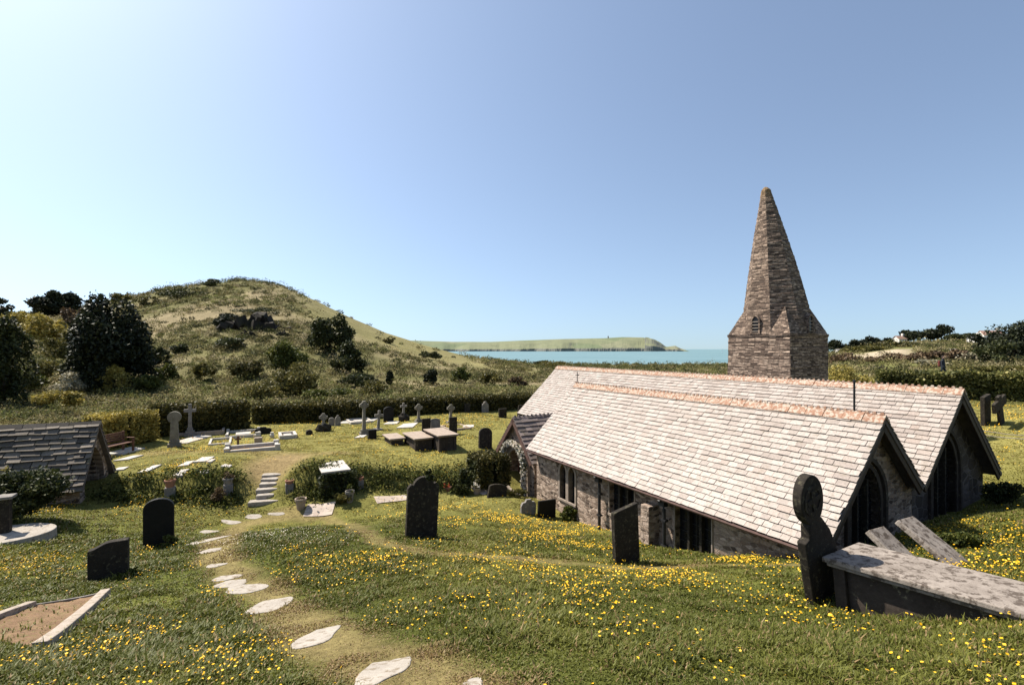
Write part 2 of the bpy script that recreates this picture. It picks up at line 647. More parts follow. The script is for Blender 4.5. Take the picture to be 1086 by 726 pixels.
def course_mat(name, bw, bh, c1, c2, c3, mortar, lich=None):
    """thin coursed slatestone"""
    m, nt, b = new_mat(name)
    tc = nd(nt, 'TexCoord')
    nz = nd(nt, 'TexNoise', Vector=tc.outputs['UV'], Scale=2.2, Detail=5.0)
    s1 = nd(nt, 'VectorMath', {'operation': 'SCALE'})
    nt.links.new(nz.outputs['Color'], s1.inputs[0])
    s1.inputs['Scale'].default_value = .09
    a = nd(nt, 'VectorMath', {'operation': 'ADD'})
    nt.links.new(tc.outputs['UV'], a.inputs[0])
    nt.links.new(s1.outputs[0], a.inputs[1])
    br = nd(nt, 'TexBrick', {'offset': .37, 'squash': .7, 'squash_frequency': 3}, Vector=a.outputs[0], Scale=1.0)
    br.inputs['Brick Width'].default_value = bw
    br.inputs['Row Height'].default_value = bh
    br.inputs['Mortar Size'].default_value = bh * .13
    br.inputs['Mortar Smooth'].default_value = .3
    br.inputs['Color1'].default_value = (0, 0, 0, 1)
    br.inputs['Color2'].default_value = (1, 1, 1, 1)
    br.inputs['Mortar'].default_value = (.5, .5, .5, 1)
    c = ramp(nt, br.outputs['Color'], [(.05, c1), (.5, c2), (.95, c3)])
    n2 = nd(nt, 'TexNoise', Vector=tc.outputs['UV'], Scale=3.5, Detail=8.0, Roughness=.7)
    c = mix(nt, 1.0, c, ramp(nt, n2.outputs['Fac'], [(.3, (.55,) * 3), (.7, (1.4,) * 3)]), 'MULTIPLY')
    mp = nd(nt, 'Mapping', Vector=tc.outputs['UV'])
    mp.inputs['Scale'].default_value = (5.0, 24.0, 1)
    n3 = nd(nt, 'TexNoise', Vector=mp.outputs[0], Scale=1.0, Detail=4.0, Roughness=.6)
    c = mix(nt, 1.0, c, ramp(nt, n3.outputs['Fac'], [(.36, (.35,) * 3), (.6, (1.3,) * 3)]), 'MULTIPLY')
    c = mix(nt, br.outputs['Fac'], c, mortar)
    if lich:
        sx = nd(nt, 'SeparateXYZ', Vector=tc.outputs['Object'])
        f = ramp(nt, nd(nt, 'MapRange', Value=sx.outputs['Z'], From_Min=lich[1], From_Max=lich[2]).outputs[0], [(0, (0, 0, 0)), (1, (.8,) * 3)])
        c = mix(nt, f, c, lich[0])
    nt.links.new(c, b.inputs['Base Color'])
    b.inputs['Roughness'].default_value = .92
    h = nd(nt, 'Math', {'operation': 'SUBTRACT'})
    nt.links.new(n3.outputs['Fac'], h.inputs[0])
    nt.links.new(br.outputs['Fac'], h.inputs[1])
    bump(nt, b, h.outputs[0], .9, .03)
    return m


def slate_mat(name, stops, blot, rough=.55, moss=None, spec=.4):
    m, nt, b = new_mat(name)
    g = nd(nt, 'NewGeometry')
    tc = nd(nt, 'TexCoord')
    c = ramp(nt, g.outputs['Random Per Island'], stops)
    n1 = nd(nt, 'TexNoise', Vector=tc.outputs['Object'], Scale=1.1, Detail=9.0, Roughness=.7)
    c = mix(nt, ramp(nt, n1.outputs['Fac'], [(.48, (0, 0, 0)), (.72, (.75,) * 3)]), c, blot)
    n2 = nd(nt, 'TexNoise', Vector=tc.outputs['Object'], Scale=26.0, Detail=6.0, Roughness=.75)
    c = mix(nt, 1.0, c, ramp(nt, n2.outputs['Fac'], [(.3, (.62,) * 3), (.65, (1.15,) * 3)]), 'MULTIPLY')
    if moss:
        n3 = nd(nt, 'TexNoise', Vector=tc.outputs['Object'], Scale=4.5, Detail=10.0, Roughness=.8)
        c = mix(nt, ramp(nt, n3.outputs['Fac'], [(.54, (0, 0, 0)), (.66, (.85,) * 3)]), c, moss)
        n4 = nd(nt, 'TexNoise', Vector=tc.outputs['Object'], Scale=60.0, Detail=3.0, Roughness=.6)
        c = mix(nt, ramp(nt, n4.outputs['Fac'], [(.62, (0, 0, 0)), (.68, (.7,) * 3)]), c, (.13, .105, .085))
    nt.links.new(c, b.inputs['Base Color'])
    b.inputs['Roughness'].default_value = rough
    b.inputs['Specular IOR Level'].default_value = spec
    bump(nt, b, n2.outputs['Fac'], .35, .01)
    return m


M = {}
M['slate_pale'] = slate_mat('pale_slate', [(0, (.25, .205, .178)), (.3, (.325, .279, .246)), (.75, (.365, .319, .284)), (1, (.29, .232, .197))], (.25, .205, .175), moss=(.18, .145, .105))
M['slate_dark'] = slate_mat('dark_slate', [(0, (.10, .085, .08)), (.5, (.17, .14, .13)), (1, (.25, .2, .185))], (.09, .075, .065), .7, (.10, .09, .04), .2)
M['slate_lych'] = slate_mat('rough_slate', [(0, (.08, .067, .055)), (.5, (.135, .113, .092)), (1, (.225, .188, .15))], (.1, .085, .07), .75, (.11, .095, .04), .2)
M['under'] = plain_mat('roof_under', (.10, .082, .072), .9)
M['terracotta'] = stone_mat('terracotta', (.20, .105, .07), (.32, .19, .13), (.38, .32, .26), 5.0, .85, .50)
M['wood_dark'] = plain_mat('dark_timber', (.05, .035, .028), .7)
M['gutter'] = plain_mat('brown_paint', (.10, .06, .05), .5)
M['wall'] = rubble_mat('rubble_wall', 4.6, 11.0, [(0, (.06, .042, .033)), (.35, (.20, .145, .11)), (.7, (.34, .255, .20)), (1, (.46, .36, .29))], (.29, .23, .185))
M['wall_gable'] = rubble_mat('gable_wall', 2.4, 3.6, [(0, (.028, .023, .021)), (.5, (.07, .056, .048)), (1, (.14, .115, .10))], (.12, .10, .09), .05)  # rubble toned down: shade of the gables is put into the stone colour
M['dressed'] = stone_mat('dressed_stone', (.17, .14, .115), (.34, .28, .23), None, 5)
M['tower'] = course_mat('tower_stone', .34, .085, (.075, .052, .04), (.23, .165, .125), (.40, .305, .235), (.07, .053, .043))
M['spire'] = course_mat('spire_stone', .28, .078, (.08, .056, .043), (.21, .15, .112), (.36, .27, .205), (.065, .05, .04), ((.26, .16, .06), 13.4, 14.3))
M['glass'] = plain_mat('leaded_glass', (.012, .012, .014), .25, .3)
M['iron'] = plain_mat('iron', (.02, .02, .022), .5)
M['door'] = plain_mat('door_oak', (.22, .10, .06), .6)
M['gs_dark'] = stone_mat('dark_slate_stone', (.016, .0135, .011), (.038, .032, .026), (.085, .075, .05), 6, .85, .58)
M['gs_black'] = stone_mat('black_slate_stone', (.008, .008, .0075), (.016, .0155, .0145), None, 6, .55, .7, .15)
M['gs_grey'] = stone_mat('grey_granite', (.12, .11, .10), (.25, .23, .21), (.40, .38, .30), 5)
M['gs_green'] = stone_mat('weathered_granite', (.10, .09, .075), (.22, .205, .17), (.26, .27, .16), 4)
M['gs_pale'] = stone_mat('pale_marble', (.34, .31, .28), (.50, .47, .42), None, 4, .7)
M['gs_warm'] = stone_mat('warm_stone', (.22, .17, .135), (.37, .305, .25), (.42, .36, .22), 5)
M['kerb'] = stone_mat('kerb_stone', (.25, .205, .165), (.40, .345, .29), (.2, .17, .11), 5, .85, .58)
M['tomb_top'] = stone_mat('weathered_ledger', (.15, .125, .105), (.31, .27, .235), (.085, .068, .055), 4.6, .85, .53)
M['tomb_body'] = stone_mat('tomb_side', (.028, .022, .018), (.07, .056, .046), (.2, .18, .12), 3.5)  # near black: shade on the tomb sides is put into the colour
M['step'] = stone_mat('step_stone', (.25, .222, .19), (.37, .335, .29), (.20, .165, .125), 4.0, .85, .56)
M['pot'] = plain_mat('clay_pot', (.30, .15, .10), .8)
M['pot_grey'] = stone_mat('stone_pot', (.16, .14, .12), (.3, .27, .24), None, 8)
M['bench'] = plain_mat('bench_wood', (.11, .05, .032), .6)
M['soil'] = stone_mat('dry_soil', (.10, .06, .035), (.26, .17, .10), (.17, .14, .06), 6, .95, .58, .9)
M['trunk'] = plain_mat('bark', (.07, .055, .04), .9)
M['rock'] = stone_mat('rock', (.014, .013, .011), (.05, .042, .035), (.035, .036, .016), .35, .9, .56, .9)
M['white'] = plain_mat('white_wall', (.72, .68, .62), .7, .1)
M['redroof'] = plain_mat('house_roof', (.28, .17, .13), .8)
M['greyroof'] = plain_mat('grey_roof', (.2, .19, .18), .8)
M['sail'] = plain_mat('sail', (.8, .8, .8), .7, .05)
M['cloth_dark'] = plain_mat('dark_cloth', (.02, .025, .035), .9)
M['skin'] = plain_mat('skin', (.45, .28, .2), .6, .1)
M['hair'] = plain_mat('hair', (.03, .02, .015), .7)
M['petal_white'] = leaf_mat('white_petals', (.55, .50, .44), (.78, .74, .68), (.85, .82, .78), .2)
M['petal_yellow'] = leaf_mat('yellow_petals', (.62, .35, .008), (.78, .48, .02), (.85, .56, .06), .15)
M['petal_red'] = leaf_mat('red_petals', (.4, .05, .03), (.6, .12, .06), None, .2)

LF = {
    'dark': leaf_mat('leaf_dark', (.018, .024, .009), (.040, .050, .017), (.075, .08, .026), .2),
    'conifer': leaf_mat('leaf_conifer', (.010, .014, .008), (.022, .028, .013), (.042, .05, .022), .12),
    'green': leaf_mat('leaf_green', (.04, .055, .012), (.075, .09, .02), (.13, .13, .03), .3),
    'olive': leaf_mat('leaf_olive', (.065, .065, .02), (.11, .105, .03), (.18, .155, .05), .3),
    'golden': leaf_mat('leaf_golden', (.16, .135, .03), (.29, .245, .06), (.40, .34, .11), .3),
    'brown': leaf_mat('leaf_brown', (.06, .04, .025), (.12, .085, .05), (.18, .13, .075), .2),
    'pale': leaf_mat('leaf_pale', (.2, .19, .13), (.3, .285, .2), (.4, .38, .3), .2),
    'hedge': leaf_mat('leaf_hedge', (.03, .032, .010), (.065, .062, .018), (.13, .11, .03), .2),
    'ivy': leaf_mat('leaf_ivy', (.015, .022, .008), (.035, .045, .014), (.07, .08, .025), .2),
    'field_hedge': leaf_mat('leaf_field_hedge', (.035, .042, .012), (.085, .095, .026), (.26, .24, .09), .25),
    'scrub': attr_mat('leaf_scrub', .75, .25, .45),
}
# ------------------------------------------------------------------ ground
def polyline_dist(X, Y, pts):
    d = np.full(np.shape(X), 1e9)
    for a, b in zip(pts[:-1], pts[1:]):
        ax, ay = a[0], a[1]
        dx, dy = b[0] - ax, b[1] - ay
        t = np.clip(((X - ax) * dx + (Y - ay) * dy) / (dx * dx + dy * dy + 1e-9), 0, 1)
        d = np.minimum(d, np.hypot(X - ax - t * dx, Y - ay - t * dy))
    return d


PATH_A = [G(*p) for p in [(520, 740), (440, 712), (372, 690), (322, 660), (285, 632), (252, 612), (232, 592), (232, 572), (255, 556), (300, 546), (345, 545)]]
PATH_B = [G(*p) for p in [(345, 545), (372, 556), (400, 574), (450, 586), (520, 590), (600, 596), (680, 602), (760, 599), (840, 599)]]
PATH_C = [G(*p) for p in [(360, 480), (300, 482), (230, 478), (160, 480)]]
PATH_D = [G(*p) for p in [(285, 502), (290, 492), (300, 488)]]
FLAG = [P(322, 540, 16.1), P(345, 539, 16.4), P(425, 529, 17.2), P(490, 521, 19.2), P(540, 520, 20.5)]
BANK = [P(118, 522, 16.5), P(200, 518, 16.5), P(245, 516, 16.7), P(300, 516, 16.9), P(350, 512, 17.2), P(440, 508, 18.6), P(500, 500, 20)]

FLOWER_BLOBS = [(560, 560, 1.9, 1.0), (610, 570, 1.6, 1.0), (500, 545, 1.5, .9), (450, 545, 1.0, .6), (640, 585, 1.2, .9), (420, 590, 1.2, .7), (340, 590, 1.3, .6), (530, 600, 1.4, .5),
                (740, 592, 1.6, .9), (790, 597, 1.2, .8), (200, 625, 1.0, .6), (150, 690, .9, .8), (60, 600, 1.3, .5), (110, 640, 1.1, .5), (1050, 570, 1.6, .7), (1070, 600, 1.2, .8),
                (970, 690, .8, .35), (640, 690, .8, .3), (380, 460, 3.5, .5), (500, 450, 4, .6), (250, 462, 4.5, .5), (440, 500, 2.0, .5), (1070, 440, 4, .7), (190, 500, 2.0, .6), (300, 447, 4, .6),
                (40, 545, 1.3, .5), (900, 665, .9, .3), (820, 620, 1.2, .35), (60, 720, .8, .7), (560, 625, 1.4, .45), (700, 612, 1.3, .55), (240, 700, .8, .5)]
FB = [(G(px, py), r, k) for px, py, r, k in FLOWER_BLOBS]


def flower_w(X, Y):
    w = np.zeros(np.shape(X))
    for c, r, k in FB:
        w = np.maximum(w, k * np.exp(-((X - c.x) ** 2 + (Y - c.y) ** 2) / (r * r)))
    n = fbm(X, Y, .9, 21, 3)
    return np.clip(w * sstep(.38, .62, n) + .03 * sstep(.5, .7, n), 0, 1)


def in_church(X, Y, m=0.0):
    dx, dy = X - OX, Y - OY
    w = dx * .8719 + dy * .4897
    t = -dx * .4897 + dy * .8719
    a = (w > .2 - m) & (w < 9.4 + m) & (t > .25 - m) & (t < 11.2 + m)
    b = (w > .5 - m) & (w < 9.4 + m) & (t > 11 - m) & (t < 18.6 + m)
    return a | b


YS0, YS1 = G(935, 379).y, G(935, 372).y


def ground_col(X, Y):
    """albedo of the turf, bare earth and dune"""
    X = np.asarray(X, float)
    Y = np.asarray(Y, float)
    r = np.hypot(X, Y)
    n1 = fbm(X, Y, 3.5, 31)
    n2 = fbm(X, Y, .8, 41, 3)
    n3 = fbm(X, Y, 22, 51)
    lush = np.array([.076, .086, .019])
    lawn = np.array([.120, .125, .030])
    dry = np.array([.245, .21, .07])
    worn = np.array([.25, .185, .09])
    f = sstep(.35, .68, n1 * .6 + n2 * .4)[..., None]
    c = lush * (1 - f) + lawn * f
    k = (sstep(11, 20, Y) * .55 + .12 * sstep(.5, .7, n1))[..., None]
    c = c * (1 - k) + dry * k
    for pts, wd, s in ((PATH_A, .36, .6), (PATH_B, .26, .45), (PATH_C, .6, .45), (PATH_D, .9, 1.0)):
        d = polyline_dist(X, Y, pts) + (n2 - .5) * .5
        q = (s * (1 - sstep(wd * .35, wd * 1.5, d)))[..., None]
        c = c * (1 - q) + worn * q
    # far land
    k = sstep(34, 44, r)[..., None]
    b = 543 + F * X / np.maximum(Y, 8)
    scr = np.array([.115, .108, .044])
    brn = np.array([.195, .16, .092])
    grs = np.array([.185, .165, .070])
    fl = sstep(.35, .65, n3)[..., None]
    far = scr * (1 - fl) + brn * fl
    kr = (sstep(285, 340, b) * (1 - sstep(520, 600, b)) * sstep(90, 150, Y) * .8)[..., None]
    far = far * (1 - kr) + grs * kr
    kq = (sstep(560, 640, b) * .6)[..., None]
    far = far * (1 - kq) + np.array([.12, .125, .04]) * kq
    # sandy field on the right slope
    ks = (np.exp(-((b - 935) / 34) ** 4) * sstep(YS0 - 4, YS0 + 4, Y) * (1 - sstep(YS1 - 5, YS1 + 5, Y)))[..., None]
    far = far * (1 - ks) + np.array([.34, .28, .20]) * ks
    return c * (1 - k) + far * k


def build_ground():
    rr = np.concatenate([[0.0], np.exp(np.linspace(math.log(.6), math.log(60), 300)), np.exp(np.linspace(math.log(61), math.log(900), 170))])
    a1 = np.linspace(-62, 62, 620)
    a2 = np.linspace(62, 298, 90)[1:-1]
    ang = np.radians(np.concatenate([a1, a2]))
    na = len(ang)
    X = rr[:, None] * np.sin(ang)[None]
    Y = rr[:, None] * np.cos(ang)[None]
    Z = ground_z(X, Y)
    C = ground_col(X, Y)
    nr = len(rr)
    V = np.stack([X, Y, Z], -1).reshape(-1, 3)
    i = np.arange(nr - 1)[:, None] * na
    j = np.arange(na)[None]
    j2 = (j + 1) % na
    quads = np.stack([i + j, i + na + j, i + na + j2, i + j2], -1).reshape(-1, 4)[:, ::-1]
    me = bpy.data.meshes.new('ground')
    me.vertices.add(len(V))
    me.vertices.foreach_set('co', V.astype(np.float32).ravel())
    me.loops.add(quads.size)
    me.loops.foreach_set('vertex_index', np.ascontiguousarray(quads).astype(np.int32).ravel())
    me.polygons.add(len(quads))
    me.polygons.foreach_set('loop_start', np.arange(0, quads.size, 4, dtype=np.int32))
    me.polygons.foreach_set('loop_total', np.full(len(quads), 4, np.int32))
    me.polygons.foreach_set('use_smooth', np.ones(len(quads), bool))
    at = me.attributes.new('col', 'FLOAT_COLOR', 'POINT')
    c4 = np.ones((len(V), 4), np.float32)
    c4[:, :3] = C.reshape(-1, 3)
    at.data.foreach_set('color', c4.ravel())
    me.update(calc_edges=True)
    me.validate()
    me.materials.append(attr_mat('turf', .95, noise=[(.09, .3), (.7, .22), (6.0, .4), (30.0, .45), (110.0, .4)], spec=.05))
    tag(link('ground', me), kind='structure')


build_ground()

# sea
mb = MB()
mb.add([(-30000, 180, -18), (30000, 180, -18), (30000, 45000, -18), (-30000, 45000, -18)], [(0, 1, 2, 3)])
m, nt, b = new_mat('sea_water')
tc = nd(nt, 'TexCoord')
mp = nd(nt, 'Mapping', Vector=tc.outputs['Object'])
mp.inputs['Scale'].default_value = (.004, .012, 1)
n1 = nd(nt, 'TexNoise', Vector=mp.outputs[0], Scale=1.0, Detail=6.0)
nt.links.new(ramp(nt, n1.outputs['Fac'], [(.3, (.10, .175, .195)), (.7, (.145, .23, .25))]), b.inputs['Base Color'])
b.inputs['Roughness'].default_value = .55
b.inputs['Specular IOR Level'].default_value = .15
mp2 = nd(nt, 'Mapping', Vector=tc.outputs['Object'])
mp2.inputs['Scale'].default_value = (.25, .5, 1)
n2 = nd(nt, 'TexNoise', Vector=mp2.outputs[0], Scale=1.0, Detail=4.0)
bump(nt, b, n2.outputs['Fac'], .5, .5)
tag(mb.build('sea', m), kind='structure')


def build_headland():
    sx = [395, 440, 480, 520, 560, 600, 640, 660, 682, 693, 701, 706, 711, 716, 722, 728, 733]
    sy = [360, 361, 362.2, 362.3, 360.6, 359.2, 358.4, 357.2, 357.6, 360, 364, 367.2, 367.6, 367, 369.5, 371.3, 372.6]
    bs = np.linspace(395, 733, 620)
    crest = np.interp(bs, sx, sy)
    YC = 3750.0
    dep = np.array([0, 6, 14, 30, 70, 130, 220, 330, 430, 560, 700])
    prof = np.array([0, .13, .22, .27, .35, .48, .70, .90, 1.0, .9, .5])
    V = []
    for bi, cy in zip(bs, crest):
        H = (HY - cy) / F * (YC + 400) + 18
        tipk = np.clip((733 - bi) / 45, .05, 1)
        for d, p in zip(dep, prof):
            edge = 1 + .0
            y = YC + d * tipk + (140 * (vnoise(bi, 0, 14, 3) - .5) + 22 * (vnoise(bi, 0, 3.5, 4) - .5) + 7 * (vnoise(bi, d / 9, .9, 6) - .5)) * (1 if d < 150 else .4)
            z = -20 + (H + 2) * p * (1 + .22 * (vnoise(bi, d, 9, 8) - .5) * (1 - p))
            if bi > 684 and d > 2:
                z = -20 + (H + 2) * min(1, p * 1.8) * (1 + .2 * (vnoise(bi, d, 4, 8) - .5))
            V.append(((bi - 543) / F * y, y, z))
    n = len(dep)
    mb = MB()
    fs = []
    for i in range(len(bs) - 1):
        for k in range(n - 1):
            fs.append((i * n + k, (i + 1) * n + k, (i + 1) * n + k + 1, i * n + k + 1))
    mb.add(V, fs)
    m, nt, b = new_mat('headland_land')
    g = nd(nt, 'NewGeometry')
    s = nd(nt, 'SeparateXYZ', Vector=g.outputs['Normal'])
    tc = nd(nt, 'TexCoord')
    n1 = nd(nt, 'TexNoise', Vector=tc.outputs['Object'], Scale=.02, Detail=9.0, Roughness=.7)
    v1 = nd(nt, 'TexVoronoi', Vector=tc.outputs['Object'], Scale=.0035)
    sp = nd(nt, 'SeparateColor', Color=v1.outputs['Color'])
    field = ramp(nt, sp.outputs[0], [(0, (.115, .14, .075)), (.5, (.15, .165, .09)), (1, (.18, .18, .11))])
    field = mix(nt, ramp(nt, n1.outputs['Fac'], [(.45, (0, 0, 0)), (.7, (.7,) * 3)]), field, (.10, .115, .07))
    cliff = ramp(nt, n1.outputs['Fac'], [(.3, (.10, .105, .095)), (.7, (.17, .17, .145))])
    f = ramp(nt, s.outputs['Z'], [(.72, (0, 0, 0)), (.93, (1, 1, 1))])
    nt.links.new(mix(nt, f, cliff, field), b.inputs['Base Color'])
    b.inputs['Roughness'].default_value = .95
    o = mb.build('headland', m, smooth=False)
    tag(o, kind='structure')


build_headland()

# ------------------------------------------------------------------ church
def arch_prof(hw, spring, rise, n=7):
    """pointed arch opening from z=0: half width hw, springing height, rise above springing"""
    pts = [(-hw, 0), (hw, 0)]
    rad = (hw * hw + rise * rise) / (2 * hw)
    cx = hw - rad
    a1 = math.atan2(rise, -cx)
    right = [(cx + rad * math.cos(a1 * k / n), spring + rad * math.sin(a1 * k / n)) for k in range(n + 1)]
    left = [(-x, z) for x, z in reversed(right[:-1])]
    return pts + right + left


def rect_prof(hw, h):
    return [(-hw, 0), (hw, 0), (hw, h), (-hw, h)]


def scale_prof(prof, d):
    """grow a profile outward by d about its middle (bottom stays)"""
    out = []
    zs = [p[1] for p in prof]
    zm = max(zs)
    for x, z in prof:
        hw = max(abs(p[0]) for p in prof)
        out.append((x * (hw + d) / hw, z * (zm + d) / zm))
    return out


def cut(o, cutters):
    tmp = []
    for c in cutters:
        me = bpy.data.meshes.new('c')
        me.from_pydata(c.v, [], c.f)
        bm = bmesh.new()
        bm.from_mesh(me)
        bmesh.ops.recalc_face_normals(bm, faces=bm.faces)
        bm.to_mesh(me)
        bm.free()
        co = bpy.data.objects.new('c', me)
        COL.objects.link(co)
        co.parent = o.parent
        md = o.modifiers.new('b', 'BOOLEAN')
        md.operation = 'DIFFERENCE'
        md.solver = 'EXACT'
        md.object = co
        tmp.append(co)
    bpy.context.view_layer.update()
    dg = bpy.context.evaluated_depsgraph_get()
    me = bpy.data.meshes.new_from_object(o.evaluated_get(dg))
    o.modifiers.clear()
    o.data = me
    while me.uv_layers:
        me.uv_layers.remove(me.uv_layers[0])
    boxuv(me)
    for co in tmp:
        bpy.data.objects.remove(co)


def ring(mb, inner, outer, fn, d0, d1):
    n = len(inner)
    vs = [fn(a, b, d0) for a, b in outer] + [fn(a, b, d0) for a, b in inner] + [fn(a, b, d1) for a, b in outer] + [fn(a, b, d1) for a, b in inner]
    fs = []
    for i in range(n):
        j = (i + 1) % n
        if i == 0:
            continue      # no sill strip from the arch ring
        fs += [(i, j, n + j, n + i), (2 * n + i, 3 * n + i, 3 * n + j, 2 * n + j), (i, 2 * n + i, 2 * n + j, j), (n + i, n + j, 3 * n + j, 3 * n + i)]
    fs += [(0, n, 3 * n, 2 * n), (1, 2 * n + 1, 3 * n + 1, n + 1)]
    mb.add(vs, fs)


def window(parent, fn, prof, lights=1, frame_w=.12, depth=.2, mull='dressed', name='window', bars=True, fmat='dressed'):
    hw = max(p[0] for p in prof)
    zm = max(p[1] for p in prof)
    f = MB()
    ring(f, prof, scale_prof(prof, frame_w), fn, -.03, depth)
    z0 = -.07
    f.prism([(-hw - frame_w, z0), (hw + frame_w, z0), (hw + frame_w, 0), (-hw - frame_w, 0)], fn, -.06, depth)
    fo = f.build(name, M[fmat], parent)
    g = MB()
    g.prism(prof, fn, depth - .02, depth + .02)
    g.build('pane', M['glass'], fo)
    mu = MB()
    for k in range(1, lights):
        x = -hw + 2 * hw * k / lights
        m1 = MB()
        m1.prism([(x - .035, .0), (x + .035, .0), (x + .035, zm * .86), (x - .035, zm * .86)], fn, .05, depth - .02)
        m1.build('mullion', M[mull], fo)
    if lights == 3 and zm < 1.5:
        mu = MB()
    if bars:
        nb = max(2, int(zm / .3))
        for k in range(1, nb):
            z = zm * .8 * k / nb
            mu.prism([(-hw, z - .008), (hw, z - .008), (hw, z + .008), (-hw, z + .008)], fn, depth - .05, depth - .035)
    if mu.v:
        mu.prism([(-.006, .0), (.006, .0), (.006, zm * .9), (-.006, zm * .9)], fn, depth - .052, depth - .033)
        mu.build('lattice', M['iron'], fo)
    return fo


def slab(mb, p0, al, up, nr, L, S, th):
    p0, al, up, nr = Vector(p0), Vector(al), Vector(up), Vector(nr)
    c = [p0, p0 + al * L, p0 + al * L + up * S, p0 + up * S]
    vs = c + [p - nr * th for p in c]
    mb.add(vs, [(0, 1, 2, 3), (7, 6, 5, 4), (0, 4, 5, 1), (1, 5, 6, 2), (2, 6, 7, 3), (3, 7, 4, 0)])


def slates(mb, p0, al, up, nr, L, S, rowh, wav, rng, th=.016, gap=.008, jit=.009, over=1.25, lift=.010):
    p0, al, up, nr = Vector(p0), Vector(al), Vector(up), Vector(nr)
    nrow = int(math.ceil(S / rowh))
    for i in range(nrow):
        v0 = i * rowh - .03
        v1 = min(v0 + rowh * over, S)
        u = -rng.uniform(0, wav)
        while u < L:
            w = wav * rng.uniform(.7, 1.3)
            sag = .028 * float(vnoise(u, v0, 1.6, 11)) + .010 * float(vnoise(u, v0, .5, 12))
            sag *= max(0.0, 1 - (v0 + rowh * over) / S)
            a, b = max(u, -.02), min(u + w, L + .02)
            if b - a > .04:
                la = rng.uniform(0, jit * 2)
                c4 = []
                for (uu, vv, h) in ((a + gap / 2, v0, 1), (b - gap / 2, v0, 1), (b - gap / 2, v1, 0), (a + gap / 2, v1, 0)):
                    c4.append(p0 + al * (uu + rng.uniform(-jit, jit) * .5) + up * (vv + (rng.uniform(-jit, jit) if h else 0)) + nr * ((lift + la if h else .001) + th * h + sag))
                lo = [c - nr * th for c in c4]
                mb.add(c4 + lo, [(0, 1, 2, 3), (0, 4, 5, 1), (1, 5, 6, 2), (3, 7, 4, 0)])
            u += w
    return mb


def ridge(mb, p0, al, s1, s2, L, wid=.2, th=.03, crest=True, sp=.17, tile=.46, rng=None):
    """angled ridge tiles along al with downhill directions s1 and s2; small crests on top"""
    p0, al, s1, s2 = Vector(p0), Vector(al), Vector(s1), Vector(s2)
    upv = Vector((0, 0, 1))
    u = 0
    k = 0
    while u < L - .02:
        e = min(u + tile - .012, L)
        h = th + rng.uniform(0, .012) + (.004 if k % 2 else 0)
        for s in (s1, s2):
            n = (upv - s * s.dot(upv)).normalized()
            b0 = p0 + al * u
            b1 = p0 + al * e
            vs = [b0 + upv * h * 1.35, b1 + upv * h * 1.35, b1 + s * wid + n * h, b0 + s * wid + n * h, b0 - upv * .02, b1 - upv * .02, b1 + s * wid, b0 + s * wid]
            mb.add(vs, [(0, 1, 2, 3), (3, 2, 6, 7), (0, 3, 7, 4), (1, 5, 6, 2), (4, 7, 6, 5)])
        u += tile
        k += 1
    if crest:
        c = sp / 2
        side = al.cross(upv).normalized()
        while c < L:
            b = p0 + al * c + upv * (th * 1.2)
            hh = .06 * rng.uniform(.8, 1.1)
            w = .05
            vs = [b - al * w - side * .022, b + al * w - side * .022, b + al * w + side * .022, b - al * w + side * .022,
                  b - al * .025 - side * .012 + upv * hh, b + al * .025 - side * .012 + upv * hh, b + al * .025 + side * .012 + upv * hh, b - al * .025 + side * .012 + upv * hh]
            mb.add(vs, [(0, 3, 2, 1), (4, 5, 6, 7), (0, 1, 5, 4), (1, 2, 6, 5), (2, 3, 7, 6), (3, 0, 4, 7)])
            c += sp


def unit(*v):
    return Vector(v).normalized()


ZB = 6.2
church = root('church', 'old stone church half sunk in the bank with pale slate roofs and crooked spire', 'church', (OX, OY, -ZB - .03), TH)
rng = random.Random(3)
EA = dict(e=(0.0, -4.0), r=(2.45, -1.485), v=(4.4, -3.3))
NV = dict(v=(4.4, -3.3), e=(3.96, -3.72), r=(6.76, -1.08), n=(9.6, -3.66))


def lz(z):
    return z + ZB


TFN_S = lambda wall: (lambda c: (lambda u, z, d: (wall + d, c[0] + u, c[1] + z)))
# aisle walls
w_ = MB()
prof = [(.33, lz(-7)), (4.55, lz(-7)), (4.55, lz(-3.3)), (4.35, lz(-3.45)), (2.45, lz(-1.62)), (.33, lz(-3.78))]
w_.prism(prof, lambda a, b_, d: (a, d, b_), .3, 11.1)
aw = w_.build('aisle_wall', M['wall'], church)
wins = []
lanc = arch_prof(.19, .98, .3)
fS = lambda t0, z0: (lambda u, z, d: (.33 + d, t0 + u, lz(z0) + z))
fE = lambda w0, t0, z0: (lambda u, z, d: (w0 + u, t0 + d, lz(z0) + z))
wins.append((fS(8.72, -5.52), lanc, 1))
wins.append((fS(9.26, -5.52), lanc, 1))
wins.append((fS(6.12, -5.25), rect_prof(.56, 1.16), 3))
wins.append((fS(3.42, -5.45), rect_prof(.58, 1.36), 3))
wins.append((fE(2.25, .3, -5.0), arch_prof(.66, 1.45, .95), 3))
cs = []
for fn, pf, li in wins:
    c = MB()
    c.prism(pf, fn, -.2, .26)
    cs.append(c)
cut(aw, cs)
for k, (fn, pf, li) in enumerate(wins):
    window(church, fn, pf, li, .09 if k < 2 else (.035 if k < 4 else .1), .2, 'gs_dark' if k > 1 else 'dressed', fmat='tomb_body' if k == 4 else 'dressed')
gm = MB()
# hood mould of the aisle east window
ring(gm, scale_prof(arch_prof(.66, 1.45, .95), .15), scale_prof(arch_prof(.66, 1.45, .95), .25), fE(2.25, .3, -5.0), -.07, .04)
gm.build('hood_mould', M['tomb_body'], church)
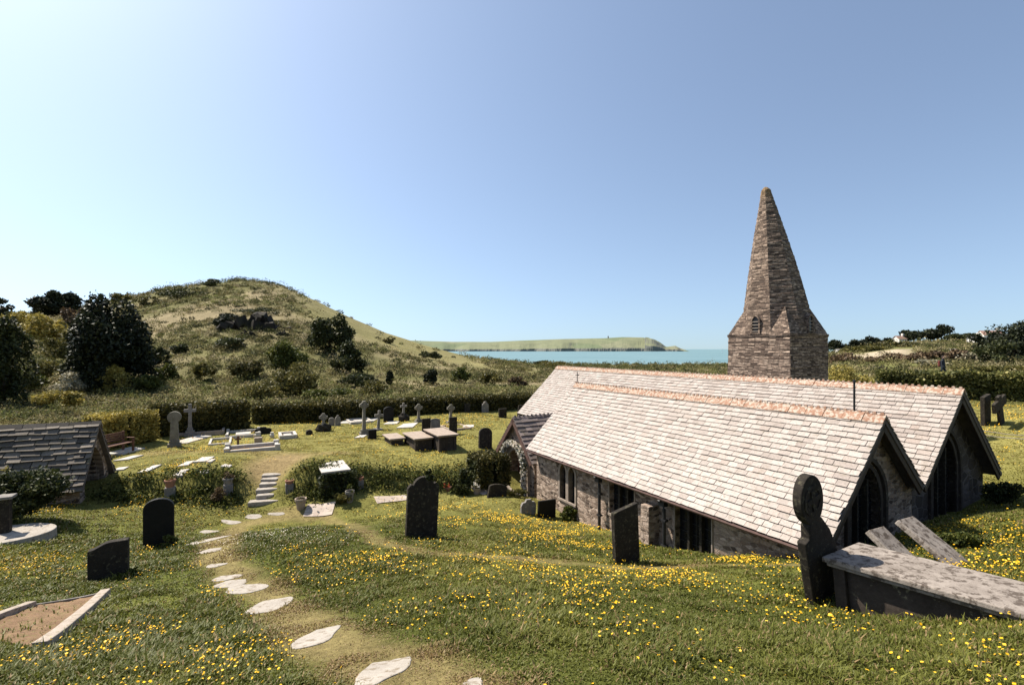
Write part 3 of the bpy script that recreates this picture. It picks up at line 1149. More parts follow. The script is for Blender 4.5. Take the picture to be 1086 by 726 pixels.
# nave walls
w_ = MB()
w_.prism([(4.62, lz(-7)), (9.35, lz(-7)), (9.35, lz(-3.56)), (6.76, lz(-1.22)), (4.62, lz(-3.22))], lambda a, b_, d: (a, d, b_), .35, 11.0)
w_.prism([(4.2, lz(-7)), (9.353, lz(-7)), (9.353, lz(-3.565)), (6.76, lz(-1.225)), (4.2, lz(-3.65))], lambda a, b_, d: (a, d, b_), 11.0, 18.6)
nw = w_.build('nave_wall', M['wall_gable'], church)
c = MB()
fn_n = fE(6.6, .35, -5.0)
pf_n = arch_prof(.75, 1.6, 1.1)
c.prism(pf_n, fn_n, -.2, .26)
cut(nw, [c])
window(church, fn_n, pf_n, 3, .1, .2, 'gs_dark', fmat='tomb_body')
gm = MB()
ring(gm, scale_prof(pf_n, .15), scale_prof(pf_n, .26), fn_n, -.07, .04)
gm.build('hood_mould', M['tomb_body'], church)


def roof_slope(name, parent, eave, top, t0, t1, rowh=.158, wav=.245, mat='slate_pale', over=0.0):
    e = Vector((eave[0], t0, lz(eave[1])))
    r_ = Vector((top[0], t0, lz(top[1])))
    up = (r_ - e)
    S = up.length
    up.normalize()
    al = Vector((0, 1, 0))
    nr = al.cross(up)
    if nr.z < 0:
        nr = -nr
    mb = MB()
    slates(mb, e, al, up, nr, t1 - t0, S, rowh, wav, rng)
    o = mb.build(name, M[mat], parent, fix=False)
    mb = MB()
    slab(mb, e - nr * .004, al, up, nr, t1 - t0, S, .09)
    mb.build('roof_boards', M['under'], o)
    return o, up


ar, s_up = roof_slope('aisle_roof', church, EA['e'], EA['r'], 0, 11.3)
roof_slope('aisle_roof', church, EA['v'], EA['r'], 0, 11.3, .2, .4)
mb = MB()
ridge(mb, (EA['r'][0], -.02, lz(EA['r'][1])), (0, 1, 0), unit(-2.45, 0, -2.515), unit(1.95, 0, -1.815), 11.34, .20, .042, True, .15, .42, rng)
mb.build('ridge_tiles', M['terracotta'], ar)
nr1, _ = roof_slope('nave_roof', church, NV['v'], NV['r'], 0, 11.3)
roof_slope('nave_roof', church, NV['e'], NV['r'], 11.3, 18.9)
roof_slope('nave_roof', church, NV['n'], NV['r'], 0, 18.9, .2, .4)
mb = MB()
ridge(mb, (NV['r'][0], -.02, lz(NV['r'][1])), (0, 1, 0), unit(-2.36, 0, -2.22), unit(2.84, 0, -2.58), 18.94, .20, .042, True, .15, .42, rng)
mb.build('ridge_tiles', M['terracotta'], nr1)
# verge boards of the two east gables, dark soffits
mb = MB()
for (a, b_) in ((EA['e'], EA['r']), (EA['v'], EA['r']), (NV['v'], NV['r']), (NV['n'], NV['r'])):
    A = Vector((a[0], .02, lz(a[1])))
    B = Vector((b_[0], .02, lz(b_[1])))
    d = (B - A)
    n = Vector((0, 1, 0)).cross(d.normalized())
    if n.z > 0:
        n = -n
    A, B = A + n * .10, B + n * .10
    vs = [A, B, B + n * .13, A + n * .13]
    vs2 = [v + Vector((0, .05, 0)) for v in vs]
    mb.add(vs + vs2, [(0, 1, 2, 3), (7, 6, 5, 4), (0, 4, 5, 1), (1, 5, 6, 2), (2, 6, 7, 3), (3, 7, 4, 0)])
mb.build('bargeboard', M['wood_dark'], church)
mb = MB()
pts = [Vector((.0, t, lz(-4.07))) for t in (0, 3, 6, 9, 11.3)]
mb.tube(pts, .055, 8)
mb.box((.13, 5.65, lz(-4.09)), (.2, 11.2, .03))
mb.build('gutter', M['gutter'], church)
for t in (4.25, 7.0):
    mb = MB()
    mb.tube([(-.03, t, lz(-4.1)), (.12, t, lz(-4.25)), (.16, t, lz(-4.4)), (.16, t, lz(-6.3))], .05, 8)
    mb.box((.12, t, lz(-4.2)), (.16, .2, .2))
    for z in (-4.7, -5.4):
        mb.box((.17, t, lz(z)), (.13, .16, .05))
    mb.build('downpipe', M['iron'], church)
# east end buttress and stones at the foot
mb = MB()
mb.box((.18, 4.75, lz(-5.6)), (.5, .32, 2.4))
mb.build('buttress', M['wall'], church, .02)
# finial and flue poles on the aisle ridge
mb = MB()
mb.tube([(2.45, 11.2, lz(-1.5)), (2.45, 11.2, lz(-.95))], .018, 6)
mb.box((2.45, 11.2, lz(-1.08)), (.2, .03, .03))
mb.build('cross_finial', M['iron'], church)
mb = MB()
mb.tube([(2.46, .62, lz(-1.5)), (2.46, .62, lz(-.72))], .022, 6)
mb.lathe([(.035, 0), (.035, .05), (.01, .06)], (2.46, .62, lz(-.74)), 8)
mb.build('vent_pipe', M['iron'], church)

# porch on the south side, west of the aisle
PT = 13.1
mb = MB()
mb.prism([(PT - 1.4, lz(-7)), (PT + 1.4, lz(-7)), (PT + 1.4, lz(-4.6)), (PT, lz(-3.16)), (PT - 1.4, lz(-4.6))], lambda a, b_, d: (d, a, b_), .6, 4.3)
pw = mb.build('porch_wall', M['wall'], church)
pd = arch_prof(.78, 1.05, .75)
fP = lambda u, z, d: (.6 + d, PT + u, lz(-6.25) + z)
c = MB()
c.prism(pd, fP, -.2, .55)
cut(pw, [c])
mb = MB()
ring(mb, pd, scale_prof(pd, .26), fP, -.09, .1)
mb.build('door_arch', M['dressed'], church)
mb = MB()
mb.prism(scale_prof(pd, -.01), fP, .45, .52)
dr = mb.build('porch_door', M['door'], church)
mb = MB()
for k in range(-3, 4):
    mb.prism([(k * .21 - .012, .03), (k * .21 + .012, .03), (k * .21 + .012, 1.1), (k * .21 - .012, 1.1)], fP, .435, .455)
mb.prism([(.45, .8), (.55, .8), (.55, .9), (.45, .9)], fP, .38, .45)
mb.build('door_straps', M['iron'], dr)
for sgn in (-1, 1):
    e = Vector((.35, PT + sgn * 1.6, lz(-4.72)))
    r_ = Vector((.35, PT, lz(-3.0)))
    up = r_ - e
    S = up.length
    up.normalize()
    al = Vector((1, 0, 0))
    nr = al.cross(up)
    if nr.z < 0:
        nr = -nr
    mb = MB()
    slates(mb, e, al, up, nr, 4.3, S, .23, .4, rng, .022, .012, .012, 1.3, .02)
    po = mb.build('porch_roof', M['slate_dark'], church, fix=False)
    mb = MB()
    slab(mb, e - nr * .004, al, up, nr, 4.3, S, .08)
    mb.build('roof_boards', M['under'], po)
    mb = MB()
    slab(mb, e - al * .03 - nr * .02, al, up, nr, .06, S, .16)
    mb.build('bargeboard', M['gutter'], po)
mb = MB()
ridge(mb, (.34, PT, lz(-3.0)), (1, 0, 0), unit(0, -1.6, -1.72), unit(0, 1.6, -1.72), 4.2, .17, .03, True, .22, .4, rng)
mb.build('ridge_tiles', M['slate_dark'], po)

# north transept link and tower
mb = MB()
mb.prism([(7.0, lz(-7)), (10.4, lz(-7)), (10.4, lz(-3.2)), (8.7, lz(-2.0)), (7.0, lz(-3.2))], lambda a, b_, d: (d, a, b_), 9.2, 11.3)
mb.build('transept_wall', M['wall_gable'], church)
TW, TT, TS = 11.19, 7.18, 3.1
TZ = .74
tower = MB()
nlev = 90
z0t, z1t = -7.0, TZ
trng = random.Random(9)
vs = []
for i in range(nlev + 1):
    z = z0t + (z1t - z0t) * i / nlev
    k = 0.0 if i < nlev - 1 else .035
    bat = .05 * (1 - i / nlev)
    n4 = []
    for (cx, cy) in ((0, 0), (1, 0), (1, 1), (0, 1)):
        n4.append((TW + cx * TS + (bat + k) * (1 if cx else -1) + trng.uniform(-.012, .012), TT + cy * TS + (bat + k) * (1 if cy else -1) + trng.uniform(-.012, .012), lz(z)))
    vs += n4
fs = [(3, 2, 1, 0), tuple(nlev * 4 + k for k in range(4))]
for i in range(nlev):
    for k in range(4):
        k2 = (k + 1) % 4
        fs.append((i * 4 + k, i * 4 + k2, i * 4 + 4 + k2, i * 4 + 4 + k))
tower.add(vs, fs)
tower.build('tower', M['tower'], church)
# spire: leaning octagon growing out of the square, with broaches on the corners
sp = MB()
cxy = Vector((TW + TS / 2, TT + TS / 2, 0))
lean_w = Vector((-.55, 0))            # world lean at the tip, turned into church axes
lean = Vector((lean_w.x * .8719, -lean_w.x * .4897, 0)) * 1.0
lean = Vector((-.55 * .8719, .55 * .4897, 0))
ztip = 7.95
nl = 100
vs = []
for i in range(nl + 1):
    s = i / nl
    z = TZ + (ztip - TZ) * s
    ap = 1.50 * (1 - s) + .17 * s + .07 * math.sin(math.pi * min(1, s * 1.1)) + .04 * (1 - s) ** 6
    if s > .97:
        ap *= math.sqrt(max(.12, 1 - ((s - .97) / .03) ** 2))
    off = cxy + lean * (s ** 1.15)
    for k in range(8):
        a = math.pi / 8 + k * math.pi / 4
        rad = ap / math.cos(math.pi / 8) * (1 + trng.uniform(-.006, .006)) + trng.uniform(-.012, .012)
        vs.append((off.x + rad * math.cos(a), off.y + rad * math.sin(a), lz(z + trng.uniform(-.008, .008))))
fs = [tuple(nl * 8 + k for k in range(8))]
for i in range(nl):
    for k in range(8):
        k2 = (k + 1) % 8
        fs.append((i * 8 + k, i * 8 + k2, i * 8 + 8 + k2, i * 8 + 8 + k))
sp.add(vs, fs)
spo = sp.build('spire', M['spire'], church)
br = MB()
hb = 1.25
for (cx, cy) in ((-1, -1), (1, -1), (1, 1), (-1, 1)):
    h = TS / 2
    f8 = 1.5 * math.tan(math.pi / 8)
    nlv = 14
    rows = []
    apx = Vector((cx * 1.26 * .80, cy * 1.26 * .80, 0))
    for i in range(nlv + 1):
        s = i / nlv
        j = trng.uniform(-.012, .012)
        a_ = Vector((cx * h, cy * f8 * .95, 0)).lerp(apx, s)
        b_ = Vector((cx * (h + j), cy * (h + j), 0)).lerp(apx, s)
        c_ = Vector((cx * f8 * .95, cy * h, 0)).lerp(apx, s)
        for p in (a_, b_, c_, Vector((cx * .5, cy * .5, 0))):
            rows.append((cxy.x + p.x, cxy.y + p.y, lz(TZ + .002 + hb * s)))
    fs = []
    for i in range(nlv):
        for k in range(4):
            k2 = (k + 1) % 4
            fs.append((i * 4 + k, i * 4 + k2, i * 4 + 4 + k2, i * 4 + 4 + k))
    br.add(rows, fs)
br.build('broach', M['spire'], spo)
# lucarne openings with louvres on the south and east faces
for (fn) in (lambda u, z, d: (TW + .06 + d, TT + TS / 2 + .1 + u, lz(TZ + .06) + z), lambda u, z, d: (TW + TS / 2 + .1 + u, TT + .06 + d, lz(TZ + .06) + z)):
    pf = arch_prof(.16, .55, .24)
    mb = MB()
    ring(mb, pf, scale_prof(pf, .065), fn, -.08, .4)
    mb.prism([(-.27, -.06), (.27, -.06), (.27, 0), (-.27, 0)], fn, -.12, .2)
    lo = mb.build('lucarne', M['spire'], spo)
    mb = MB()
    mb.prism(pf, fn, -.03, .3)
    mb.build('opening', M['glass'], church)
    mb = MB()
    for k in range(4):
        z = .06 + k * .15
        mb.prism([(-.15, z), (.15, z), (.15, z + .035), (-.15, z + .035)], fn, -.08, -.02)
    mb.build('louvre', M['dressed'], church)

# flower arch at the porch
ga = root('flower_arch', 'arch of white roses and greenery standing in front of the church porch', 'flower arch', (*CH(.32, PT), -6.25), TH)
nrg = np.random.RandomState(5)
prof = arch_prof(.98, 1.15, .95, 10)[1:]
prof = [(prof[0][0], -.1)] + prof[1:] + [(-.98, -.1)]
path = np.array([(0, y, z) for y, z in prof])
seg = np.linalg.norm(np.diff(path, axis=0), axis=1)
cum = np.concatenate([[0], np.cumsum(seg)])


def along(n):
    s = nrg.uniform(0, cum[-1], n)
    i = np.clip(np.searchsorted(cum, s) - 1, 0, len(seg) - 1)
    f = (s - cum[i]) / seg[i]
    p = path[i] * (1 - f)[:, None] + path[i + 1] * f[:, None]
    d = nrg.normal(size=(n, 3))
    d /= np.linalg.norm(d, axis=1)[:, None]
    return p + d * (.13 * nrg.uniform(.5, 1.1, n))[:, None]


np_mesh('greenery', leaf_quads(along(3200), .07, nrg), 4, LF['green'], ga)
np_mesh('blossom', leaf_quads(along(2600), .085, nrg, aspect=1.0), 4, M['petal_white'], ga)
mb = MB()
mb.tube([tuple(p) for p in path], .04, 6)
mb.build('hoop', M['trunk'], ga)

# ------------------------------------------------------------------ lychgate
lg = root('lychgate', 'small open stone lychgate with a rough slate roof beside the dark bush', 'lychgate', (-14.45, 16.5, -5.6), TH - R(7))
mb = MB()
mb.prism([(-1.12, -.6), (1.12, -.6), (1.12, 1.18), (0, 2.86), (-1.12, 1.18)], lambda a, b_, d: (d, a, b_), -5.4, -.12)
lw = mb.build('gable_wall', M['wall'], lg)
c = MB()
lp = arch_prof(.78, 1.0, 1.25)
c.prism([(a, b_ - .35) for a, b_ in lp], lambda a, b_, d: (d, a, b_ + .3), -6.0, .3)
cut(lw, [c])
mb = MB()
for sgn in (-1, 1):
    mb.box((-2.7, sgn * .62, .2), (5.0, .3, .9))
mb.build('bench_wall', M['wall'], lg, .02)
for x in (-1.5, -3.0, -4.5):
    mb = MB()
    mb.box((x, 0, 1.75), (.1, 1.3, .1))
    mb.build('tie_beam', M['wood_dark'], lg)
for sgn in (-1, 1):
    e = Vector((-5.6, sgn * 1.34, 1.0))
    up = Vector((0, -sgn * 1.34, 2.03))
    S = up.length
    up.normalize()
    al = Vector((1, 0, 0))
    nr = al.cross(up)
    if nr.z < 0:
        nr = -nr
    mb = MB()
    slates(mb, e, al, up, nr, 5.62, S, .19, .42, rng, .028, .02, .02, 1.35, .03)
    o = mb.build('roof', M['slate_lych'], lg, fix=False)
    mb = MB()
    slab(mb, e - nr * .004, al, up, nr, 5.62, S, .08)
    mb.build('roof_boards', M['under'], o)
mb = MB()
ridge(mb, (-5.6, 0, 3.03), (1, 0, 0), unit(0, -1.34, -2.03), unit(0, 1.34, -2.03), 5.66, .2, .04, False, .2, .6, rng)
mb.build('ridge_tiles', M['slate_lych'], o)

# ------------------------------------------------------------------ graves
def fac(px):
    return max(.35, .8719 - .4897 * (px - 543) / F)


def arc(cx, cz, r, a0, a1, n=8):
    return [(cx + r * math.cos(R(a0 + (a1 - a0) * k / n)), cz + r * math.sin(R(a0 + (a1 - a0) * k / n))) for k in range(n + 1)]


def stone_prof(kind, w, h):
    x = w / 2
    if kind == 'round':
        return [(-x, -.25), (x, -.25)] + [(x * math.cos(t), h - x * .75 + x * .75 * math.sin(t)) for t in np.linspace(0, math.pi, 13)]
    if kind == 'shallow':
        return [(-x, -.25), (x, -.25)] + [(x * math.cos(t), h - x * .3 + x * .3 * math.sin(t)) for t in np.linspace(0, math.pi, 11)]
    if kind == 'shoulder':      # arched centre between square shoulders
        k = x * .68
        return [(-x, -.25), (x, -.25), (x, h - .22 * w - .18 * h * .3), (x * .8, h - .2 * w)] + [(k * math.cos(t), h - k * .95 + k * .95 * math.sin(t)) for t in np.linspace(.25, math.pi - .25, 11)] + [(-x * .8, h - .2 * w), (-x, h - .22 * w - .18 * h * .3)]
    if kind == 'peak':          # low crooked peak with a notch
        return [(-x, -.25), (x, -.25), (x, h), (x * .1, h), (-x * .15, h * .98), (-x * .7, h * .86), (-x, h * .83)]
    if kind == 'gothic':
        return [(-x, -.25), (x, -.25), (x, h - w * .6), (x * .75, h - w * .33), (x * .4, h - w * .12), (0, h), (-x * .4, h - w * .12), (-x * .75, h - w * .33), (-x, h - w * .6)]
    if kind == 'slant':
        return [(-x, -.25), (x, -.25), (x, h), (-x, h * .93)]
    if kind == 'scroll':
        return [(-x, -.25), (x, -.25), (x, h * .6), (x * .8, h * .8), (x * .45, h * .82), (x * .3, h), (-x * .3, h), (-x * .45, h * .82), (-x * .8, h * .8), (-x, h * .6)]
    return [(-x, -.25), (x, -.25), (x, h), (-x, h)]


HG = 'headstones in the churchyard'
CG = 'cross gravestones in the churchyard'


def headstone(px, py, hp, wp, kind, mat, label, th=.1, tilt=(0, 0), Y=None, plinth=False, rz=0, name='headstone', group=HG):
    g = G(px, py)
    h = hp * g.y / F
    w = wp * g.y / F / fac(px)
    mb = MB()
    mb.prism(stone_prof(kind, w, h), lambda a, b_, d: (a, d, b_), -th / 2, th / 2)
    if not plinth:
        o = mb.build(name, M[mat], None, min(.015, th * .12))
        place(o, g, TH + rz, tilt)
        return tag(o, label, 'headstone', group)
    r_ = root(name, label, 'headstone', g, TH + rz, group, tilt)
    mb.build('slab', M[mat], r_, min(.015, th * .12))
    mb = MB()
    mb.box((0, 0, .02), (w * 1.25, th * 2.2, .2))
    mb.build('plinth', M[mat], r_, .015)
    return r_


def cross(px, py, hp, wp, kind, mat, label, steps=2, tilt=(0, 0), boulder=False, rz=0, th=.12):
    g = G(px, py)
    h = hp * g.y / F
    w = wp * g.y / F / fac(px)
    r_ = root('cross_gravestone', label, 'cross', g, TH + rz, CG, tilt)
    base = MB()
    zb = 0.0
    if boulder:
        bh = h * .42
        base.blob((0, 0, bh * .3), (w * .85, w * .6, bh * .75), int(px), .16, 12, 8, -.2)
        zb = bh * .8
        base.build('boulder_base', M['gs_dark'], r_)
    elif steps:
        bw = max(w * .95, .42)
        sh = h * .085
        for k in range(steps):
            f = 1 - .25 * k
            lo = -.15 if k == 0 else zb
            base.box((0, 0, (zb + sh + lo) / 2), (bw * f, bw * f * .8, zb + sh - lo))
            zb += sh - .001
        base.build('base', M[mat], r_, .012)
    s = MB()
    a = w * .15
    hd = h - zb
    cz = h - w * .5
    if kind == 'wheel':
        R0, R1 = w * .41, w * .28
        ci = arc(0, 0, 1, 0, 360, 20)[:-1]
        n = len(ci)
        vs = [(x * R0, -th * .35, cz + z * R0) for x, z in ci] + [(x * R1, -th * .35, cz + z * R1) for x, z in ci] + [(x * R0, th * .35, cz + z * R0) for x, z in ci] + [(x * R1, th * .35, cz + z * R1) for x, z in ci]
        fs = []
        for i in range(n):
            j = (i + 1) % n
            fs += [(i, j, n + j, n + i), (2 * n + i, 3 * n + i, 3 * n + j, 2 * n + j), (i, 2 * n + i, 2 * n + j, j), (n + i, n + j, 3 * n + j, 3 * n + i)]
        s.add(vs, fs)
        pr = [(-a * 1.35, zb - .02), (a * 1.35, zb - .02), (a * .8, cz - a), (w * .5, cz - a), (w * .5, cz + a), (a, cz + a), (a, h), (-a, h), (-a, cz + a), (-w * .5, cz + a), (-w * .5, cz - a), (-a * .8, cz - a)]
    elif kind == 'disc':
        pr = [(-a * 2.2, zb - .02), (a * 2.2, zb - .02), (a * 1.7, cz - w * .42)] + arc(0, cz, w * .5, -55, 235, 16) + [(-a * 1.7, cz - w * .42)]
    else:
        cz = h - hd * .28
        pr = [(-a * 1.1, zb - .02), (a * 1.1, zb - .02), (a * .9, cz - a), (w * .5, cz - a), (w * .5, cz + a), (a * .9, cz + a), (a * .9, h), (-a * .9, h), (-a * .9, cz + a), (-w * .5, cz + a), (-w * .5, cz - a), (-a * .9, cz - a)]
    s.prism(pr, lambda x, z, d: (x, d, z), -th / 2, th / 2)
    s.build('cross', M[mat], r_, .01)
    return r_


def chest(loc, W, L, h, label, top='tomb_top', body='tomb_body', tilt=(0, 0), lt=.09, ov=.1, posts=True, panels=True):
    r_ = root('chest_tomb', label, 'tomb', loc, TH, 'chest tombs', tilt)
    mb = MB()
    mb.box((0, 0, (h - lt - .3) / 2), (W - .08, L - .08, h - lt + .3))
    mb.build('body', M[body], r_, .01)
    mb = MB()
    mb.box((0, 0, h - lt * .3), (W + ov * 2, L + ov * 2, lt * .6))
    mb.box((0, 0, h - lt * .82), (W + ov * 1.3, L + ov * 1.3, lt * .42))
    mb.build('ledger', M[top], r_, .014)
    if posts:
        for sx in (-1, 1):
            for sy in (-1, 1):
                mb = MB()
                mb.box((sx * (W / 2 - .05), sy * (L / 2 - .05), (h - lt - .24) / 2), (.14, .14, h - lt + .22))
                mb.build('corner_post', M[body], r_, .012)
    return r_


# --- foreground and middle stones
headstone(168.5, 580, 52, 33, 'round', 'gs_black', 'smooth dark round topped headstone on the lawn above the square one', .12)
headstone(115.5, 612, 38.5, 43, 'peak', 'gs_dark', 'low wide mottled headstone with a crooked peak, left of the stepping stones', .16)
hs = headstone(446.5, 570, 65, 33, 'shoulder', 'gs_dark', 'tall dark headstone with arched top and ivy on its shoulder', .12, plinth=False, tilt=(0, .045))
headstone(664.5, 597, 62, 25, 'slant', 'gs_dark', 'tall plain slanting grey headstone in front of the church windows', .11, tilt=(0, -.05))
headstone(526.5, 526, 13, 19, 'shallow', 'gs_dark', 'short leaning headstone by the flower arch', .12, tilt=(0, .2))
headstone(560, 544, 15, 15.5, 'scroll', 'gs_grey', 'small pale grey scrolled headstone beside the church wall', .1, tilt=(0, .03))
headstone(579.5, 548, 18, 18, 'square', 'gs_black', 'small square black headstone beside the church wall bush', .1, tilt=(0, .04))
# ivy on the tall arched stone
g = G(446.5, 570)

# wheel headed slab beside the big tomb
g = P(872, 632, 6.35)
g.z = gz(g.x, g.y)
pr = [(-.28, -.3), (.40, -.3), (.40, .62), (.30, .92), (.15, 1.16)] + [(x * .82, 1.47 + (z - 1.47) * 1.08) for x, z in arc(0, 1.47, .31, -60, 240, 32)] + [(-.15, 1.16), (-.18, 1.0), (-.28, .98)]
mb = MB()
mb.prism(pr, lambda a, b_, d: (a, d, b_), -.06, .06)
wh = root('wheel_head_headstone', 'tall dark leaning headstone with a round head beside the large tomb', 'headstone', g, TH, HG, (.02, -.27))
mb.build('slab', M['gs_dark'], wh, .014)
mb = MB()
ci = arc(0, 1.47, .20, 0, 360, 24)[:-1]
n = len(ci)
ci2 = arc(0, 1.47, .15, 0, 360, 24)[:-1]
vs = [(x, -.072, z) for x, z in ci] + [(x, -.072, z) for x, z in ci2] + [(x, -.055, z) for x, z in ci] + [(x, -.055, z) for x, z in ci2]
fs = []
for i in range(n):
    j = (i + 1) % n
    fs += [(i, j, n + j, n + i), (i, 2 * n + i, 2 * n + j, j), (n + i, n + j, 3 * n + j, 3 * n + i)]
mb.add(vs, fs)
mb.box((0, -.065, 1.47), (.07, .025, .28))
mb.box((0, -.0635, 1.47), (.28, .025, .07))
mb.build('carved_cross', M['gs_dark'], wh)
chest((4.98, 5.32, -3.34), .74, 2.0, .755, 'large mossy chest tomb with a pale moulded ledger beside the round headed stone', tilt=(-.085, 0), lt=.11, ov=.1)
for (x, y, lab, tl, w) in ((6.90, 7.44, 'fallen pale slab leaning in the grass behind the large tomb', -.98, .56), (6.13, 7.28, 'short broken slab leaning just behind the large tomb edge', -.9, .50)):
    mb = MB()
    mb.prism(stone_prof('square', w, .72 if w > .52 else .6), lambda a, b_, d: (a, d, b_), -.045, .045)
    o = mb.build('leaning_slab', M['tomb_top'], None, .012)
    place(o, (x, y, gz(x, y) + .12), TH, (tl, .05))
    tag(o, lab, 'slab', 'fallen slabs behind the tomb')

# --- upper churchyard, west
cross(185, 473, 37, 15, 'disc', 'gs_green', 'stout disc headed cross nearest the clipped hedge', 2, th=.2)
cross(201.5, 462, 34, 13, 'latin', 'gs_grey', 'tall plain cross on three steps inside a kerbed grave', 3, th=.13)
cross(343, 457, 19, 9, 'wheel', 'gs_grey', 'small wheel cross on a dark rounded boulder by the hedge', 0, boulder=True)
cross(354, 446, 15, 9, 'latin', 'gs_warm', 'small cross standing behind a pair of grey stones', 1)
cross(386, 461, 36, 9.5, 'wheel', 'gs_green', 'tallest granite cross, slender shaft and wheel head, mid churchyard', 2, th=.22)
cross(401, 456, 21, 9, 'latin', 'gs_grey', 'thin plain cross right of the tallest granite cross', 1, (0, .06))
cross(428, 446, 19, 7, 'latin', 'gs_grey', 'thin cross on a dark boulder near the far hedge', 0, boulder=True)
cross(444, 447.5, 19.5, 8, 'wheel', 'gs_green', 'mossy wheel cross behind the two chest tombs', 2)
cross(477.5, 448, 19.5, 8, 'wheel', 'gs_green', 'mossy wheel cross behind the dark upright stone near the porch', 1, (0, .05))
headstone(351.7, 451, 8.5, 6, 'round', 'gs_grey', 'lower grey stone of a touching pair', .12)
headstone(358.2, 451, 11, 6, 'scroll', 'gs_grey', 'taller grey stone of a touching pair', .12)
headstone(380, 444, 10, 6, 'round', 'gs_grey', 'grey stone partly behind the tallest granite cross', .12)
headstone(394.5, 465, 10, 8.5, 'square', 'gs_black', 'black cube like stone at the foot of the tallest granite cross', .3)
headstone(412, 447, 16, 10.5, 'round', 'gs_black', 'broad black round topped stone before the far hedge', .15)
headstone(420, 441, 11, 6.5, 'scroll', 'gs_grey', 'pale grey stone right of the broad black one', .12)
headstone(452, 459, 15.5, 9, 'square', 'gs_dark', 'dark square stone just behind the left chest tomb', .12)
headstone(462, 456, 12.5, 10, 'shallow', 'gs_grey', 'grey leaning stone just behind the right chest tomb', .1, (-.15, 0))
headstone(480.5, 460, 18, 8, 'square', 'gs_dark', 'tall narrow dark stone right of the chest tombs', .12)
headstone(458.6, 438.5, 6.5, 4.5, 'square', 'gs_dark', 'tiny dark stone beside a pale pot near the far hedge', .12)
headstone(495.5, 437, 9.5, 6, 'shallow', 'gs_dark', 'low dark stone against the far hedge', .12)
headstone(514.5, 437, 11.5, 7, 'scroll', 'gs_grey', 'pale scrolled stone against the far hedge, near the nave end', .14)
headstone(533, 442.5, 9.5, 8, 'square', 'gs_dark', 'dark hollow faced stone beside the nave end', .14)
headstone(551, 441, 12, 5, 'slant', 'gs_dark', 'dark slanting stone peeping past the nave roof', .12, (0, .15))
headstone(514.5, 474.5, 21, 13.5, 'round', 'gs_dark', 'big dark rounded stone leaning beside the porch gable', .14, (-.12, .08))
headstone(279, 460, 7.5, 18, 'scroll', 'gs_black', 'wide low black scrolled stone at the head of a white kerb', .14)
headstone(328, 460.5, 5, 7, 'round', 'gs_dark', 'tiny dark mound like stone alone on the grass', .25)
headstone(1045.5, 449, 31, 6.5, 'slant', 'gs_dark', 'tall narrow dark stone beyond the church east gable', .16, (0, -.04))
cross(1062, 449, 31, 12, 'latin', 'gs_dark', 'dark leaning cross beyond the church east gable', 0, (0, -.3))

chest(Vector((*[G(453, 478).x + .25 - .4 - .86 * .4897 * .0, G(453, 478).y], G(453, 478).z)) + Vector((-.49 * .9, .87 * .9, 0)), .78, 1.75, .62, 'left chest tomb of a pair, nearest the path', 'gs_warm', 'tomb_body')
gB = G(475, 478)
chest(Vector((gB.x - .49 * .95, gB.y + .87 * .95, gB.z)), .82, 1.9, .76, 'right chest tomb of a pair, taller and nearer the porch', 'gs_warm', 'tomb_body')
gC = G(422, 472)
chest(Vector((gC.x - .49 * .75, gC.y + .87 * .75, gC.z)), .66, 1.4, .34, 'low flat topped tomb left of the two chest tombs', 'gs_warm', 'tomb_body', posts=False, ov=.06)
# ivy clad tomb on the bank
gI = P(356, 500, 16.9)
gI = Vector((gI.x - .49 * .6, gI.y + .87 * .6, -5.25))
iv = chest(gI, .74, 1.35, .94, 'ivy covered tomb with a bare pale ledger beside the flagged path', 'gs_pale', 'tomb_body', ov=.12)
rg = np.random.RandomState(11)
pts = []
for _ in range(5200):
    s = rg.randint(4)
    z = rg.uniform(-.2, .86)
    if s == 0:
        p = (rg.uniform(-.5, .62), -.72 - rg.uniform(0, .16), z)
    elif s == 1:
        p = (-.42 - rg.uniform(0, .14), rg.uniform(-.75, .7), z)
    else:
        p = (.42 + rg.uniform(0, .34), rg.uniform(-.85, .7), z * .95)
    pts.append(p)
np_mesh('ivy', leaf_quads(np.array(pts), .085, rg), 4, LF['ivy'], iv)


def kerb(px, py, W, L, label, mat='gs_pale', h=.14, th=.12, posts=False, slabm=None, rz=0, fill=None, z=0, name='grave_kerb'):
    """kerbed grave, px/py = middle of the near (east) end"""
    g = G(px, py)
    c = Vector((g.x - .4897 * L / 2, g.y + .8719 * L / 2, 0))
    c.z = gz(c.x, c.y) + z
    r_ = root(name, label, 'grave', c, TH + rz, 'kerbed graves')
    mb = MB()
    for sx in (-1, 1):
        mb.box((sx * (W / 2 - th / 2), 0, h / 2 - .1), (th, L, h + .2))
    for sy in (-1, 1):
        mb.box((0, sy * (L / 2 - th / 2), h / 2 - .101), (W - 2 * th - .004, th, h + .198))
    mb.build('kerb', M[mat], r_, .012)
    if posts:
        for sx in (-1, 1):
            for sy in (-1, 1):
                mb = MB()
                mb.box((sx * (W / 2 - th / 2), sy * (L / 2 - th / 2), h / 2), (th * 1.5, th * 1.5, h + .2))
                mb.build('corner_post', M[mat], r_, .015)
    if slabm:
        mb = MB()
        mb.box((0, 0, h * .5), (W * .45, L * .4, .08))
        mb.build('ledger', M[slabm], r_, .01)
    if fill:
        mb = MB()
        mb.box((0, 0, h * .2 - .1), (W - 2 * th - .01, L - 2 * th - .01, .2))
        mb.build('chippings', M[fill], r_)
    return r_


